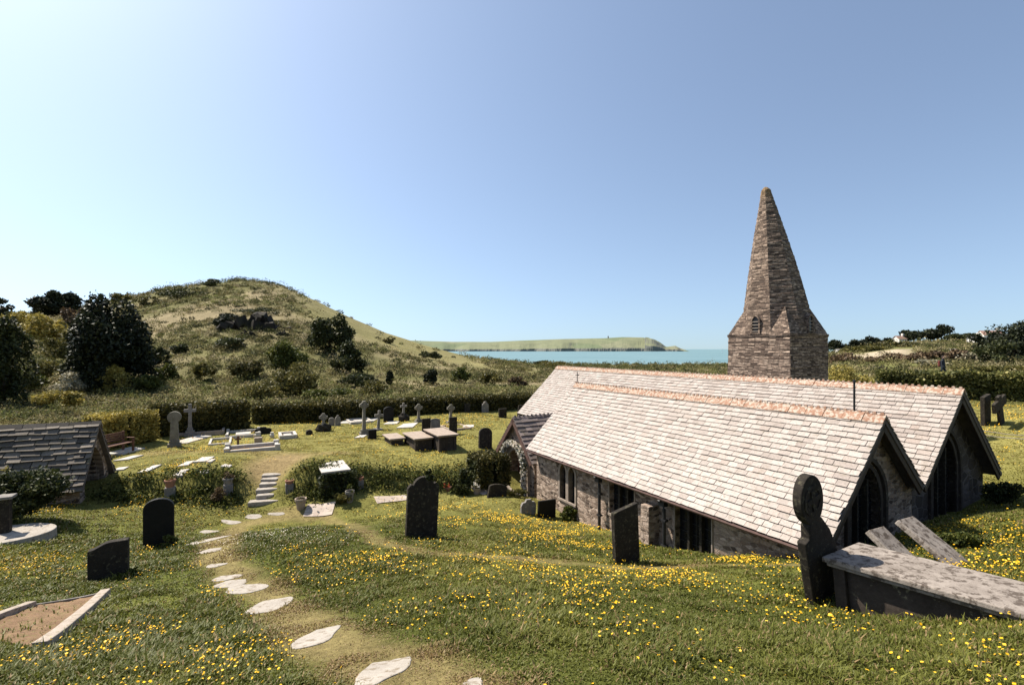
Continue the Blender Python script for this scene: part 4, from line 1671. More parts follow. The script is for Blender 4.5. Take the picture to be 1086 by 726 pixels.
kerb(211, 461.5, 2.3, 2.2, 'wide stone kerb around the tall cross by the hedge', 'gs_warm', .2)
kerb(233, 471.5, .95, 1.7, 'thin white kerb on the grass right of the disc cross', 'gs_pale', .1, .1)
kerb(268, 478.5, 2.05, 1.25, 'large double kerbed grave with corner blocks above the steps', 'gs_pale', .17, .14, True, None, 0, 'soil')
kerb(258, 464, 1.6, 1.9, 'white kerb with a small slab before the black scrolled stone', 'gs_pale', .16, .1, True, 'gs_pale')
kerb(306, 465.5, .85, 1.3, 'raised white ledger grave alone right of the double grave', 'gs_pale', .2, .14, False, 'gs_pale', 0, 'gs_pale')
kerb(384, 449, 1.4, 1.6, 'white broken kerb behind the tallest granite cross', 'gs_pale', .14, .12, False, 'gs_pale')
kerb(489, 456, 1.3, 1.6, 'pale worn kerb in the grass behind the rounded leaning stone', 'gs_warm', .07, .1)
gk = root('grave_rail', 'low white posts and rails round a grave beyond the church east gable', 'grave rail', G(1064, 467), TH, None)
for sx in (-.6, .6):
    for sy in (-.9, .9):
        mb = MB()
        mb.box((sx, sy, .14), (.07, .07, .4))
        mb.build('post', M['gs_pale'], gk, .01)
mb = MB()
for sx in (-.6, .6):
    mb.tube([(sx, -.9, .25), (sx, 0, .2), (sx, .9, .25)], .018, 6)
for sy in (-.9, .9):
    mb.tube([(-.6, sy, .25), (0, sy, .2), (.6, sy, .25)], .018, 6)
mb.build('rail', M['gs_grey'], gk)


def flat(px, py, wp, hp, label, mat='gs_pale', name='grave_marker', cat='slab', group='small pale slabs in the grass', seed=0, th=.1, up=.05, n=4):
    g = G(px, py)
    w = wp * g.y / F
    a = G(px, py - hp / 2)
    b_ = G(px, py + hp / 2)
    d = max(.12, min(abs(a.y - b_.y), 2.2))
    rn = random.Random(int(px * 7 + py) + seed)
    if n == 4:
        pr = [(-w / 2, -d / 2), (w / 2, -d / 2 * rn.uniform(.7, 1)), (w / 2 * rn.uniform(.8, 1.05), d / 2), (-w / 2 * rn.uniform(.75, 1), d / 2 * rn.uniform(.8, 1))]
    else:
        p1, p2, p3, cutz = rn.uniform(0, 6), rn.uniform(0, 6), rn.uniform(0, 6), rn.uniform(.35, .8)
        pr = []
        for t in np.linspace(0, 2 * math.pi, 29)[:-1]:
            q = 1 + .09 * math.sin(2 * t + p1) + .08 * math.sin(3 * t + p2) + .04 * math.sin(5 * t + p3) + rn.uniform(-.025, .025)
            x_, y_ = q * math.cos(t), q * math.sin(t)
            y_ = min(y_, cutz + .12 * x_ + rn.uniform(-.02, .02))
            pr.append((w / 2 * x_, d / 2 * y_))
    mb = MB()
    nn = len(pr)
    zs = [gz(g.x + x, g.y + y) - g.z for x, y in pr]
    vs = [(x, y, z - th) for (x, y), z in zip(pr, zs)] + [(x, y, z + up) for (x, y), z in zip(pr, zs)]
    fs = [tuple(range(nn)), tuple(range(2 * nn - 1, nn - 1, -1))] + [(i, i + nn, (i + 1) % nn + nn, (i + 1) % nn) for i in range(nn)]
    mb.add(vs, fs)
    o = mb.build(name, M[mat], None, .01)
    place(o, g)
    return tag(o, label, cat, group)


for a in [
    (203, 466.5, 16, 10, 'broken white slab lying beside the disc headed cross'),
    (217, 487.5, 14, 5, 'longest pale marker on top of the bank'),
    (224, 489, 5, 3, 'small chip of stone touching the longest bank marker'),
    (198, 492.5, 11, 4, 'thin pale marker with a dark front on the bank top'),
    (159, 498, 10, 6, 'pointed pale stone on the bank nearest the lychgate'),
    (192.5, 501, 10, 6, 'pale rounded stone low on the bank above the black headstone'),
    (217.5, 500.5, 9, 4, 'small pale stone in the bank greenery below the longest marker'),
    (240.5, 494.5, 9, 3, 'small pale stone left of the worn earth'),
    (133, 479, 17, 9, 'large white slab lying in front of the wooden bench'),
    (137, 486, 13, 5, 'rounded white slab fallen below the bench slab'),
    (128, 497.5, 12, 3, 'thin pale stone lying in grass below the bench'),
    (373, 446.5, 15, 6, 'pile like white slab left of the tallest granite cross'),
    (394, 445.5, 10, 4, 'white slab right of the tallest granite cross'),
    (416, 448.5, 14, 3, 'grey flat ledger in front of the broad black stone'),
    (432, 451.5, 17, 4.5, 'longer grey flat ledger in front of the mossy wheel cross'),
    (383, 463, 9, 3, 'fragment of stone at the foot of the tallest granite cross'),
    (497, 452, 12, 2.5, 'worn flat stone left in the grass behind the porch gable'),
    (300, 445, 20, 2.5, 'long pale edging slab below the far hedge'),
    (318, 446, 8, 2, 'short pale slab right of the long edging slab'),
]:
    flat(*a)

# white curved slab and dark pillar at the left edge
ov = MB()
g = P(2, 553, 11.4)
zs0 = gz(g.x, g.y) + .06
pr = [(1.05 * math.cos(t), .72 * math.sin(t)) for t in np.linspace(0, 2 * math.pi, 36)[:-1]]
ov.prism(pr, lambda a, b_, d: (a, b_, d), -.3, .0)
o = ov.build('round_slab', M['step'], None, .02)
place(o, (g.x, g.y, zs0 - .0), R(10), (0, -.03))
tag(o, 'white oval stone slab lying at the left edge under the dark bush', 'slab')
pl = root('stone_pillar', 'dark slim pillar standing on the white oval slab', 'pillar', (g.x - .05, g.y + .12, zs0 - .02), TH)
mb = MB()
mb.box((0, 0, .42), (.2, .2, .86))
mb.build('shaft', M['gs_dark'], pl, .015)
mb = MB()
mb.box((0, 0, .88), (.34, .34, .07))
mb.build('cap', M['gs_grey'], pl, .015)

# kerbed grave bottom left, bare earth
kg = root('earth_grave', 'bare earth grave edged with pale stone kerbs at the lower left', 'grave', G(55, 662), 0)
base = kg.location.copy()
Pk = {'a': G(112, 630), 'b': G(42, 689), 'c': G(34, 644), 'd': G(-40, 672)}


def strip(mb, A, B, w, h, n=8):
    A, B = Vector((A.x, A.y, 0)), Vector((B.x, B.y, 0))
    d = (B - A).normalized()
    s = Vector((-d.y, d.x, 0)) * w / 2
    vs = []
    for i in range(n + 1):
        p = A.lerp(B, i / n)
        for q, up in ((p - s, -.15), (p + s, -.15), (p + s, h), (p - s, h)):
            vs.append((q.x - base.x, q.y - base.y, gz(q.x, q.y) + up - base.z))
    fs = [(0, 1, 2, 3), (n * 4 + 3, n * 4 + 2, n * 4 + 1, n * 4)]
    for i in range(n):
        for k in range(4):
            k2 = (k + 1) % 4
            fs.append((i * 4 + k, i * 4 + k2, i * 4 + 4 + k2, i * 4 + 4 + k))
    mb.add(vs, fs)


for A, B, w, h in (('a', 'b', .13, .09), ('c', 'd', .12, .1), ('c', 'a', .05, .05)):
    mb = MB()
    strip(mb, Pk[A], Pk[B], w, h)
    mb.build('kerb', M['kerb'] if w > .1 else M['gs_grey'], kg, .012)
q4 = [Pk['a'], Pk['c'], Pk['d'], Pk['b']]
vs = []
n = 14
srg = random.Random(4)
for i in range(n + 1):
    for j in range(n + 1):
        p = (q4[0].lerp(q4[1], i / n)).lerp(q4[3].lerp(q4[2], i / n), j / n)
        vs.append((p.x - base.x, p.y - base.y, gz(p.x, p.y) - base.z + .025 + srg.uniform(-.015, .02)))
mb = MB()
mb.add(vs, [(i * (n + 1) + j, (i + 1) * (n + 1) + j, (i + 1) * (n + 1) + j + 1, i * (n + 1) + j + 1) for i in range(n) for j in range(n)])
mb.build('earth', M['soil'], kg, smooth=True)
SOILQ = [(p.x, p.y) for p in q4]

# ------------------------------------------------------------------ stepping stones, steps, path, pots, bench
STONES = [
    (293, 544.3, 20, 4, 'thin pale stepping stone nearest the flagged path'),
    (269, 547.3, 18, 6, 'pale stepping stone second from the flagged path'),
    (245, 553.5, 20, 5, 'pale stepping stone third from the flagged path'),
    (222, 563.4, 17, 4, 'narrow pale stepping stone at the bend, farthest left'),
    (226.5, 571, 18, 7, 'notched pale stepping stone just below the bend'),
    (223, 583.5, 18, 6, 'wedge shaped stepping stone level with the black headstone base'),
    (229.5, 599, 17, 5, 'small slim stepping stone above the close trio'),
    (240.5, 612.5, 26, 6.5, 'upper stone of three set close together'),
    (245.8, 618.3, 31, 9, 'middle stone of three set close together'),
    (261, 623.5, 41, 12, 'lowest and widest stone of three set close together'),
    (288, 641, 37, 19, 'rounded half moon stepping stone below the close trio'),
    (336.5, 675, 42, 20, 'half moon stepping stone on the worn turf, second from the bottom edge'),
    (407.5, 709, 53, 29, 'large white stepping stone with a sharp corner at the bottom edge'),
    (502, 724, 20, 13, 'stepping stone mostly cut off by the bottom edge'),
]
STEP_XY = []
for px, py, wp, hp, lab in STONES:
    g = G(px, py)
    STEP_XY.append((g.x, g.y, wp * g.y / F / 2, max(.1, abs(G(px, py - hp / 2).y - G(px, py + hp / 2).y) / 2)))
    flat(px, py, wp, hp, lab, 'step', 'stepping_stone', 'stepping stone', 'stepping stones across the lawn', 3, .06, .010, 10)

st = root('stone_steps', 'short flight of pale stone steps up the grassy bank', 'steps', G(280, 532), 0)
A, B = G(280, 531.5), G(288.5, 503.5)
for k in range(6):
    f = k / 5
    p = A.lerp(B, f)
    z = max(gz(p.x, p.y), A.z + (B.z - A.z) * f) + .05
    mb = MB()
    rn = random.Random(k)
    w = .64 * rn.uniform(.85, 1.1) if k else .95
    mb.box((p.x - st.location.x, p.y - st.location.y, z - st.location.z - .08), (w, .34, .16), rn.uniform(-.12, .12) + .2)
    mb.build('step', M['step'], st, .02)

m, nt, b = new_mat('flagstones')
tc = nd(nt, 'TexCoord')
mp = nd(nt, 'Mapping', Vector=tc.outputs['UV'])
brk = nd(nt, 'TexBrick', Vector=mp.outputs[0], Scale=1.0)
brk.inputs['Brick Width'].default_value = .5
brk.inputs['Row Height'].default_value = .38
brk.inputs['Mortar Size'].default_value = .012
brk.inputs['Color1'].default_value = rgba((.36, .29, .24))
brk.inputs['Color2'].default_value = rgba((.45, .38, .32))
brk.inputs['Mortar'].default_value = rgba((.2, .17, .12))
nt.links.new(brk.outputs['Color'], b.inputs['Base Color'])
for A, B, hw in ((G(324, 541), G(354, 539.5), .28), (G(398, 530.5), G(432, 527.5), .22), (G(505, 522), G(545, 520.5), .45)):
    mb = MB()
    vs = []
    d = (B - A)
    s_ = Vector((-d.y, d.x, 0)).normalized()
    for i in range(13):
        p = A.lerp(B, i / 12)
        for k in (-1, -.33, .33, 1):
            q = p + s_ * k * hw
            vs.append((q.x, q.y, gz(q.x, q.y) + .03))
    mb.add(vs, [(i * 4 + q, i * 4 + q + 1, i * 4 + q + 5, i * 4 + q + 4) for i in range(12) for q in range(3)])
    tag(mb.build('path', m), kind='structure')



def pot(px, py, hp, wp, label, mat='pot', plinth=True, plant='green', nl=260, fl=None):
    g = G(px, py)
    h = hp * g.y / F
    w = wp * g.y / F
    r_ = root('plant_pot', label, 'plant pot', g, TH, 'pots along the bank')
    z = -.1
    if plinth:
        mb = MB()
        mb.box((0, 0, h * .22), (w * .95, w * .8, h * .5 + .2))
        mb.build('plinth', M['gs_grey'], r_, .02)
        z = h * .46
    ph = h * .52 if plinth else h
    mb = MB()
    mb.lathe([(w * .33, z), (w * .46, z + ph * .8), (w * .54, z + ph * .82), (w * .54, z + ph), (w * .45, z + ph), (w * .42, z + ph * .85)], n=14)
    mb.build('pot', M[mat], r_, smooth=False)
    rg = np.random.RandomState(int(px))
    p, nr = crown_pts(nl, (w * .6, w * .6, w * .45), rg, 6)
    p[:, 2] += z + ph + w * .2
    np_mesh('plant', leaf_quads(p, .06, rg), 4, LF[plant], r_)
    if fl:
        p, nr = crown_pts(70, (w * .6, w * .6, w * .5), rg, 6)
        p[:, 2] += z + ph + w * .25
        np_mesh('flowers', leaf_quads(p, .06, rg, aspect=1.), 4, M[fl], r_)
    return r_


pot(180.5, 529, 21, 10, 'clay pot on a stone block just above the black headstone', 'pot', True, 'olive', 90)
pot(242, 525, 19, 9.5, 'grey stone pot on a block in the middle of the bank', 'pot_grey', True, 'brown', 200)
pot(307, 520, 13, 8.5, 'dark pot on a pale block right of the steps', 'pot', True, 'olive', 20)
pot(319, 538, 13, 11, 'round wicker coloured pot at the foot of the bank by the flags', 'gs_warm', False, 'olive', 120)
pot(371, 531, 14, 9, 'small stone urn in tufted grass by the flagged path', 'gs_grey', False, 'green', 160)
pot(382, 517, 12, 7, 'reddish pot on a block right of the ivy covered tomb', 'pot', True, 'ivy', 60)
pot(475, 520, 7, 7, 'pot of red flowers beside the clipped dark shrub', 'pot', False, 'green', 90, 'petal_red')
pot(505.5, 523, 9, 8, 'pale pot with flowers beside the porch hedge', 'gs_warm', False, 'olive', 90, 'petal_white')
pot(464, 437.5, 4, 4, 'tiny pale pot of flowers beside the tiny dark stone', 'gs_pale', False, 'green', 40, 'petal_red')
for px, lab in ((272.5, 'left white vase before the black scrolled stone'), (288.5, 'right white vase before the black scrolled stone')):
    g = G(px, 464)
    mb = MB()
    mb.lathe([(.07, -.05), (.1, .05), (.12, .16), (.07, .24), (.09, .3)], n=12)
    o = mb.build('vase', M['gs_pale'])
    place(o, g)
    tag(o, lab, 'vase', 'vases at the kerb corners')
g = G(252.5, 473)
wc = root('wooden_cross', 'small brown wooden marker cross in the large double grave', 'cross', g, TH)
mb = MB()
mb.box((0, 0, .2), (.09, .05, .6))
mb.box((0, 0, .34), (.28, .045, .08))
mb.build('marker', M['bench'], wc, .006)
g = G(274, 471)
mb = MB()
mb.box((0, 0, .2), (.36, .24, .3))
o = mb.build('marker_block', M['gs_warm'], None, .03)
place(o, g, TH)
tag(o, 'small square memorial block in the large double grave', 'memorial block')

# bench
g = G(121, 482)
bn = root('bench', 'reddish wooden bench beside the golden clipped hedge', 'bench', g, TH + R(55))
mb = MB()
for k in range(5):
    mb.box((0, -.02 + k * .1 - .2, .44), (1.5, .085, .035))
mb.build('seat', M['bench'], bn, .006)
mb = MB()
for k in range(4):
    mb.box((0, .26, .56 + k * .1), (1.5, .03, .075))
mb.build('backrest', M['bench'], bn, .006)
for sx in (-.7, .7):
    for (y, h) in ((-.22, .62), (.27, .95)):
        mb = MB()
        mb.box((sx, y, h / 2 - .03), (.07, .07, h))
        mb.build('leg', M['bench'], bn, .006)
    mb = MB()
    mb.box((sx, 0, .63), (.08, .56, .04))
    mb.build('armrest', M['bench'], bn, .006)

# ------------------------------------------------------------------ hedges, bushes, trees
def hedge(name, label, pts, width, height, n, leaf, mat, seed, top_mat=None, bulge=.25, group='clipped hedges'):
    rg = np.random.RandomState(seed)
    pts = [Vector(p) for p in pts]
    seg = [(b_ - a).to_2d().length for a, b_ in zip(pts[:-1], pts[1:])]
    cum = np.concatenate([[0], np.cumsum(seg)])
    L = cum[-1]
    per = 2 * height + width
    s = rg.uniform(0, L, n)
    q = rg.uniform(0, per, n)
    i = np.clip(np.searchsorted(cum, s) - 1, 0, len(seg) - 1)
    f = (s - cum[i]) / np.array(seg)[i]
    PX = np.array([[p.x, p.y, p.z] for p in pts])
    base = PX[i] * (1 - f)[:, None] + PX[i + 1] * f[:, None]
    d = PX[i + 1] - PX[i]
    d[:, 2] = 0
    d /= np.linalg.norm(d, axis=1)[:, None]
    sd = np.stack([-d[:, 1], d[:, 0], 0 * d[:, 0]], -1)
    off = np.where(q < height, -width / 2, np.where(q > height + width, width / 2, q - height - width / 2))
    zz = np.where(q < height, q, np.where(q > height + width, per - q, height))
    wob = 1 + bulge * (fbm(s, zz * 2, 1.3, seed, 3) - .5)
    inn = rg.uniform(.75, 1.04, n)
    out = base + sd * (off * wob * inn)[:, None]
    out[:, 2] += zz * (1 + .5 * bulge * (fbm(s, off, 1.1, seed + 5, 3) - .5)) * inn
    o = np_mesh(name, leaf_quads(out, leaf, rg), 4, mat)
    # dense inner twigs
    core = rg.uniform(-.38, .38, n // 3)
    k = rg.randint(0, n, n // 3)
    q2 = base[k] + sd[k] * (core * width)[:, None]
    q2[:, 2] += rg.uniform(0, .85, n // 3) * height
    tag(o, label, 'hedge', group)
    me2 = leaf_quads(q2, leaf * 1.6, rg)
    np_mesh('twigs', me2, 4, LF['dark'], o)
    return o


def Gz(px, py, Y=None):
    if Y is None:
        return G(px, py)
    p = P(px, py, Y)
    return Vector((p.x, p.y, gz(p.x, p.y)))


hedge('hedge', 'long dark hedge behind the headstones, running from the steps side to the church', [Gz(268, 448), Gz(340, 446), Gz(410, 441), Gz(470, 437), Gz(530, 434), Gz(565, 431)], 1.3, 1.15, 26000, .16, LF['hedge'], 3)
hedge('hedge', 'dark clipped hedge block behind the tall stepped cross', [Gz(158, 462), Gz(200, 458.5), Gz(262, 453)], 1.3, 1.55, 12000, .15, LF['hedge'], 5)
hedge('hedge', 'golden green clipped hedge beside the bench and lychgate', [Gz(98, 474), Gz(125, 470), Gz(155, 465)], 1.7, 1.45, 9000, .12, LF['golden'], 7)
hedge('hedge', 'sunlit hedge beyond the church east end', [Gz(930, 0, 33), Gz(985, 0, 31.5), Gz(1040, 0, 30.5), Gz(1100, 0, 29), Gz(1200, 0, 28)], 1.9, 1.75, 24000, .19, LF['field_hedge'], 9, bulge=.5)
hedge('hedge', 'low hedge block in shade left of the flower arch', [Gz(500, 515), Gz(517, 514), Gz(530, 512)], 1.2, 1.3, 6500, .1, LF['hedge'], 11)


def bush(name, label, px, py, wp, hp, n, leaf, mat, Y=None, depth=.8, clumps=14, cl=.45, stem=False, group='bushes around the churchyard', cone=0.0, cat='bush', seed=None, sink=.06, flat_=-.9):
    g = Gz(px, py, Y)
    w, h = wp * g.y / F, hp * g.y / F
    rg = np.random.RandomState(seed or int(px * 3 + py))
    p, nr = crown_pts(n, (w / 2, w / 2 * depth, h / 2), rg, clumps, cl, 0, cone, flat_)
    p[:, 2] += h / 2 - sink * h
    V = leaf_quads(p, leaf, rg)
    if stem:
        r_ = root(name, label, cat, g, 0, group)
        mb = MB()
        mb.tube([(0, 0, -.3), (.02 * w, 0, h * .25), (-.02 * w, .02 * w, h * .6)], [max(.05, h * .03), max(.04, h * .022), .02], 7)
        for k in range(5):
            a = k * 1.26 + px
            mb.tube([(0, 0, h * (.15 + .07 * k)), (math.cos(a) * w * .2, math.sin(a) * w * .2, h * (.4 + .07 * k))], [max(.03, h * .014), .012], 5)
        mb.build('trunk', M['trunk'], r_)
        np_mesh('crown', V, 4, LF[mat], r_)
        return r_
    V[:, 0] += 0
    o = np_mesh(name, V, 4, LF[mat])
    place(o, g)
    return tag(o, label, cat, group)


# close to the lychgate and in the churchyard
bush('bush', 'large dark leafy bush in front of the lychgate roof', 14, 556, 92, 62, 9500, .10, 'ivy', 12.6, .8, 22, .4)
bush('bush', 'sparse yellow green bush top over the lychgate slates, left edge', 2, 530, 30, 62, 1800, .09, 'golden', 13.6)
bush('shrub', 'clipped round dark shrub left of the shaded hedge', 490, 523, 18, 28, 2600, .09, 'dark', None, 1, 10, .6)
bush('bush', 'leafy green plant against the church wall by the twin windows', 605, 551, 26, 14, 1500, .08, 'green', None, .5)
bush('bush', 'long grassy plant at the foot of the flower arch', 548, 527, 22, 9, 600, .08, 'olive', None, .5)
bush('bush', 'tufted pale plant at the base of the small stone urn', 364, 533, 20, 12, 700, .08, 'olive', None, .8)
bush('bush', 'green plant growing at the middle of the bank foot', 215, 527, 16, 14, 600, .09, 'green', None, .8)
bush('bush', 'brown twiggy shrub left of the grey stone pot', 229, 534, 14, 18, 700, .07, 'brown', None, .8)
bush('bush', 'white flowering plant under the far hedge', 284, 446, 14, 8, 900, .09, 'pale', None, .8)
bush('bush', 'brambles spilling over the north corner of the nave', 1068, 520, 36, 24, 2600, .08, 'dark', 13.2, .8)
bush('bush', 'wild grassy growth in the shade behind the leaning slabs', 1020, 566, 50, 20, 1500, .06, 'green', 8.9, .5)
bush('bush', 'yellow green round bush beyond the tower', 904, 402, 54, 24, 4200, .17, 'golden', 40, .8, 16, .42)
bush('bush', 'dark brown bush at the right of the tower base', 893, 385, 36, 13, 2600, .35, 'brown', 92)
bush('bush', 'ivy tuft on the shoulder of the tall arched headstone', 456, 514, 13, 15, 420, .05, 'ivy', 11, .5, 6)
bush('bush', 'weeds round the foot of the smooth dark headstone', 181, 581, 18, 15, 380, .05, 'green', None, .5, 6)
bush('bush', 'weeds round the foot of the low wide headstone', 143, 609, 13, 9, 300, .05, 'green', None, .5, 6)
for o in bpy.data.objects:
    if o.get('label', '').startswith('ivy tuft'):
        o.location = P(454, 511, 10.98)

# hillside
HG_ = 'trees and bushes on the hillside'
def hb(label, px, py, wp, hp, n, leaf, mat, Y, **k):
    g = G(px, py, 225.0)
    leaf = leaf * max(.7, g.y / Y)
    return bush(k.pop('name', 'bush'), label, px, py, wp, hp, n, leaf, mat, g.y, k.pop('depth', .9), k.pop('clumps', 18), k.pop('cl', .36), k.pop('stem', False), HG_, **k)


hb('broad black green conifer standing alone at the hill foot', 117, 412, 96, 96, 28000, .50, 'conifer', 70, name='conifer', cat='tree', stem=True, clumps=60, cl=.36, cone=.35)
hb('dark flat topped cypress on the left skyline', 55, 338, 64, 36, 7000, .7, 'conifer', 115, name='cypress', cat='tree', stem=True, clumps=24, cl=.3, cone=.5)
hb('tip of a dark tree at the left edge of the skyline', -8, 340, 40, 26, 2500, .6, 'conifer', 110, name='cypress', cat='tree', stem=True)
hb('tall dark shaded tree at the left edge', 2, 432, 62, 108, 13000, .38, 'dark', 56, name='tree', cat='tree', stem=True, clumps=26)
hb('bright yellow green tree below the skyline cypress', 50, 366, 46, 40, 5000, .5, 'golden', 92, name='tree', cat='tree', stem=True)
hb('yellow green bush at the left edge below the skyline', 12, 362, 44, 34, 3600, .45, 'golden', 88)
hb('brownish round tree between cypress and broad conifer', 78, 352, 26, 30, 2600, .5, 'brown', 100, name='tree', cat='tree', stem=True)
hb('tan feathery bush left of the broad conifer', 70, 384, 42, 36, 3600, .4, 'olive', 78)
hb('low green bush left of the conifer foot', 45, 412, 44, 30, 3600, .32, 'olive', 62)
hb('pale dry bush at the conifer foot', 76, 420, 36, 24, 2200, .28, 'pale', 58)
hb('small green bush on the skyline right of the conifer', 131, 322, 20, 14, 1000, .6, 'olive', 150)
hb('dark round tree high on the middle slope', 349, 376, 46, 46, 8500, .55, 'dark', 105, name='tree', cat='tree', stem=True, clumps=24)
hb('lower dark green tree beside the round one', 371, 396, 36, 34, 5000, .5, 'dark', 92, name='tree', cat='tree', stem=True)
hb('light green leafy tree left of the dark pair', 305, 396, 42, 40, 5200, .42, 'green', 85, name='tree', cat='tree', stem=True)
hb('olive spreading tree at the foot below the light green one', 318, 420, 54, 36, 5200, .34, 'olive', 66, name='tree', cat='tree', stem=True)
hb('small pointed conifer at the centre foot of the hill', 414, 410, 12, 22, 1500, .35, 'conifer', 78, name='conifer', cat='tree', stem=True, cone=.7)
hb('rounded dark bush right of the pointed conifer', 457, 408, 18, 20, 2000, .38, 'conifer', 82)
hb('mid green bush further right, under the hill flank', 488, 405, 20, 16, 1700, .38, 'green', 86)
hb('brown low bush between pointed conifer and hedge', 396, 419, 28, 18, 1800, .3, 'olive', 64)
hb('wide dark bush near the hedge left of centre', 258, 402, 40, 22, 3000, .4, 'hedge', 74)
hb('dark scrub patch on the flank above the small bushes', 457, 381, 26, 9, 1200, .5, 'dark', 130)
hb('dark gorse clump on the upper flank', 412, 364, 18, 8, 800, .5, 'hedge', 150)
hb('dark bush cap on the summit skyline', 226, 303, 22, 8, 900, .7, 'dark', 215)
hb('long dark gorse just under the summit', 196, 316, 44, 13, 1800, .7, 'dark', 190)
hb('dark gorse high on the left slope', 160, 324, 24, 10, 1000, .7, 'hedge', 170)
hb('black hollow of gorse beside the rock outcrop', 238, 348, 26, 16, 1800, .6, 'conifer', 150)
hb('dark gorse below the rock outcrop', 246, 370, 36, 14, 1800, .5, 'dark', 115)
hb('dark bush at the middle left slope', 190, 376, 18, 12, 900, .5, 'dark', 108)
hb('round olive bush above the clipped hedge', 215, 404, 26, 20, 1800, .35, 'olive', 72)
hb('pale green bush left of the olive one', 178, 404, 22, 20, 1500, .35, 'green', 74)
hb('dune bush at the end of the nave roof', 590, 391, 46, 10, 1500, .6, 'olive', 165)
hb('dark dune bush by the far shore', 577, 388, 22, 7, 700, .7, 'dark', 185)
hb('olive bush right of the mid green one', 520, 408, 26, 14, 1500, .35, 'olive', 80)
hb('brown bush near the nave end', 548, 412, 24, 14, 1400, .35, 'brown', 76)
hb('rounded green bush at the left edge over the far hedge', 20, 420, 50, 34, 3600, .3, 'green', 58)
hb('yellowish leafy bush below the pale dry one', 60, 434, 44, 22, 2800, .26, 'golden', 50)
hb('olive bush between the skyline cypress and yellow tree', 30, 350, 34, 22, 2200, .45, 'olive', 100)
hb('tan bush filling the gap below the brownish tree', 92, 372, 30, 24, 2200, .4, 'olive', 88)
hb('green bush right of the broad conifer foot', 160, 414, 30, 20, 2200, .3, 'green', 66)
hb('dark bush right of the broad conifer, halfway up', 168, 388, 24, 22, 2000, .4, 'dark', 84)
hb('wide olive thicket under the light green tree', 285, 424, 56, 22, 3600, .28, 'olive', 60)
hb('dark thicket below the lower dark tree', 380, 410, 40, 16, 2400, .32, 'dark', 74)
hb('green thicket before the hill, left of the small pointed conifer', 345, 426, 50, 16, 3000, .26, 'green', 58)
hb('gorse spilling over the left end of the dark outcrop', 243, 341, 26, 10, 1500, .5, 'conifer', 168)
hb('gorse crowning the dark rock outcrop', 275, 333, 44, 8, 1800, .5, 'dark', 175)
hb('gorse growing along the foot of the dark outcrop', 285, 347, 40, 8, 1500, .5, 'hedge', 160)
# ivy covered garden arch in front of the conifer
g = Gz(122, 0, 50)
ia = root('ivy_arch', 'small ivy covered arch standing before the broad conifer', 'arch', g, 0)
s0 = g.y / F
z0 = (HY - 416) / F * g.y - g.z
mb = MB()
hp_ = [(-8, 416), (-7.5, 400), (-5, 393), (0, 390.5), (5, 393), (7, 398), (8, 410)]
cp = [((x) * s0, 0, (HY - y) / F * g.y - g.z) for x, y in hp_]
mb.tube([(cp[0][0], 0, -.2)] + cp + [(cp[-1][0], 0, -.2)], .12, 7)
mb.build('hoop', M['trunk'], ia)
rg = np.random.RandomState(2)
ca = np.array(cp)
k = rg.randint(0, len(ca) - 1, 1600)
f = rg.uniform(0, 1, 1600)[:, None]
pp = ca[k] * (1 - f) + ca[k + 1] * f + rg.normal(size=(1600, 3)) * .16
k2 = rg.randint(0, 2, 500)
pl_ = np.stack([np.where(k2 == 0, cp[0][0], cp[-1][0]) + rg.normal(size=500) * .45, rg.normal(size=500) * .4, rg.uniform(0, 2.2, 500)], -1)
np_mesh('ivy', leaf_quads(np.concatenate([pp, pl_]), .24, rg), 4, LF['golden'], ia)

# rock outcrops
for k, (px, py, wp, hp, Y, lab) in enumerate(((270, 340, 62, 22, 168, 'dark rock outcrop below the hill summit'), (262, 352, 20, 12, 150, 'pale rock face under the dark outcrop'), (300, 352, 14, 9, 150, 'small rock right of the pale face'))):
    g = G(px, py + hp * .4, Y)
    Y = g.y
    mb = MB()
    rr_ = random.Random(k + 40)
    W2, H2 = wp * Y / F / 2, hp * Y / F
    for q in range(34):
        a = rr_.uniform(-1, 1)
        hh = H2 * (1 - abs(a) ** 1.5) * rr_.uniform(.3, 1.0) + .3
        sz = rr_.uniform(.10, .26) * W2
        mm = Matrix.Rotation(rr_.uniform(-.5, .5), 4, 'X') @ Matrix.Rotation(rr_.uniform(-.6, .6), 4, 'Y') @ Matrix.Rotation(rr_.uniform(0, 3), 4, 'Z')
        n0 = len(mb.v)
        mb.box((a * W2, rr_.uniform(-.25, .35) * W2, hh * .5), (sz * 1.6, sz * 1.2, sz * rr_.uniform(.5, 1.1) + hh * .35), 0, mm)
        for vi in range(n0, len(mb.v)):
            x_, y_, z_ = mb.v[vi]
            mb.v[vi] = (x_ + rr_.uniform(-.2, .2) * sz, y_ + rr_.uniform(-.2, .2) * sz, z_ + rr_.uniform(-.2, .2) * sz)
    o = mb.build('rock_outcrop', M['rock'], None)
    place(o, (g.x, g.y, g.z - .3), R(12))
    tag(o, lab, 'rock', 'rock outcrops on the hill')


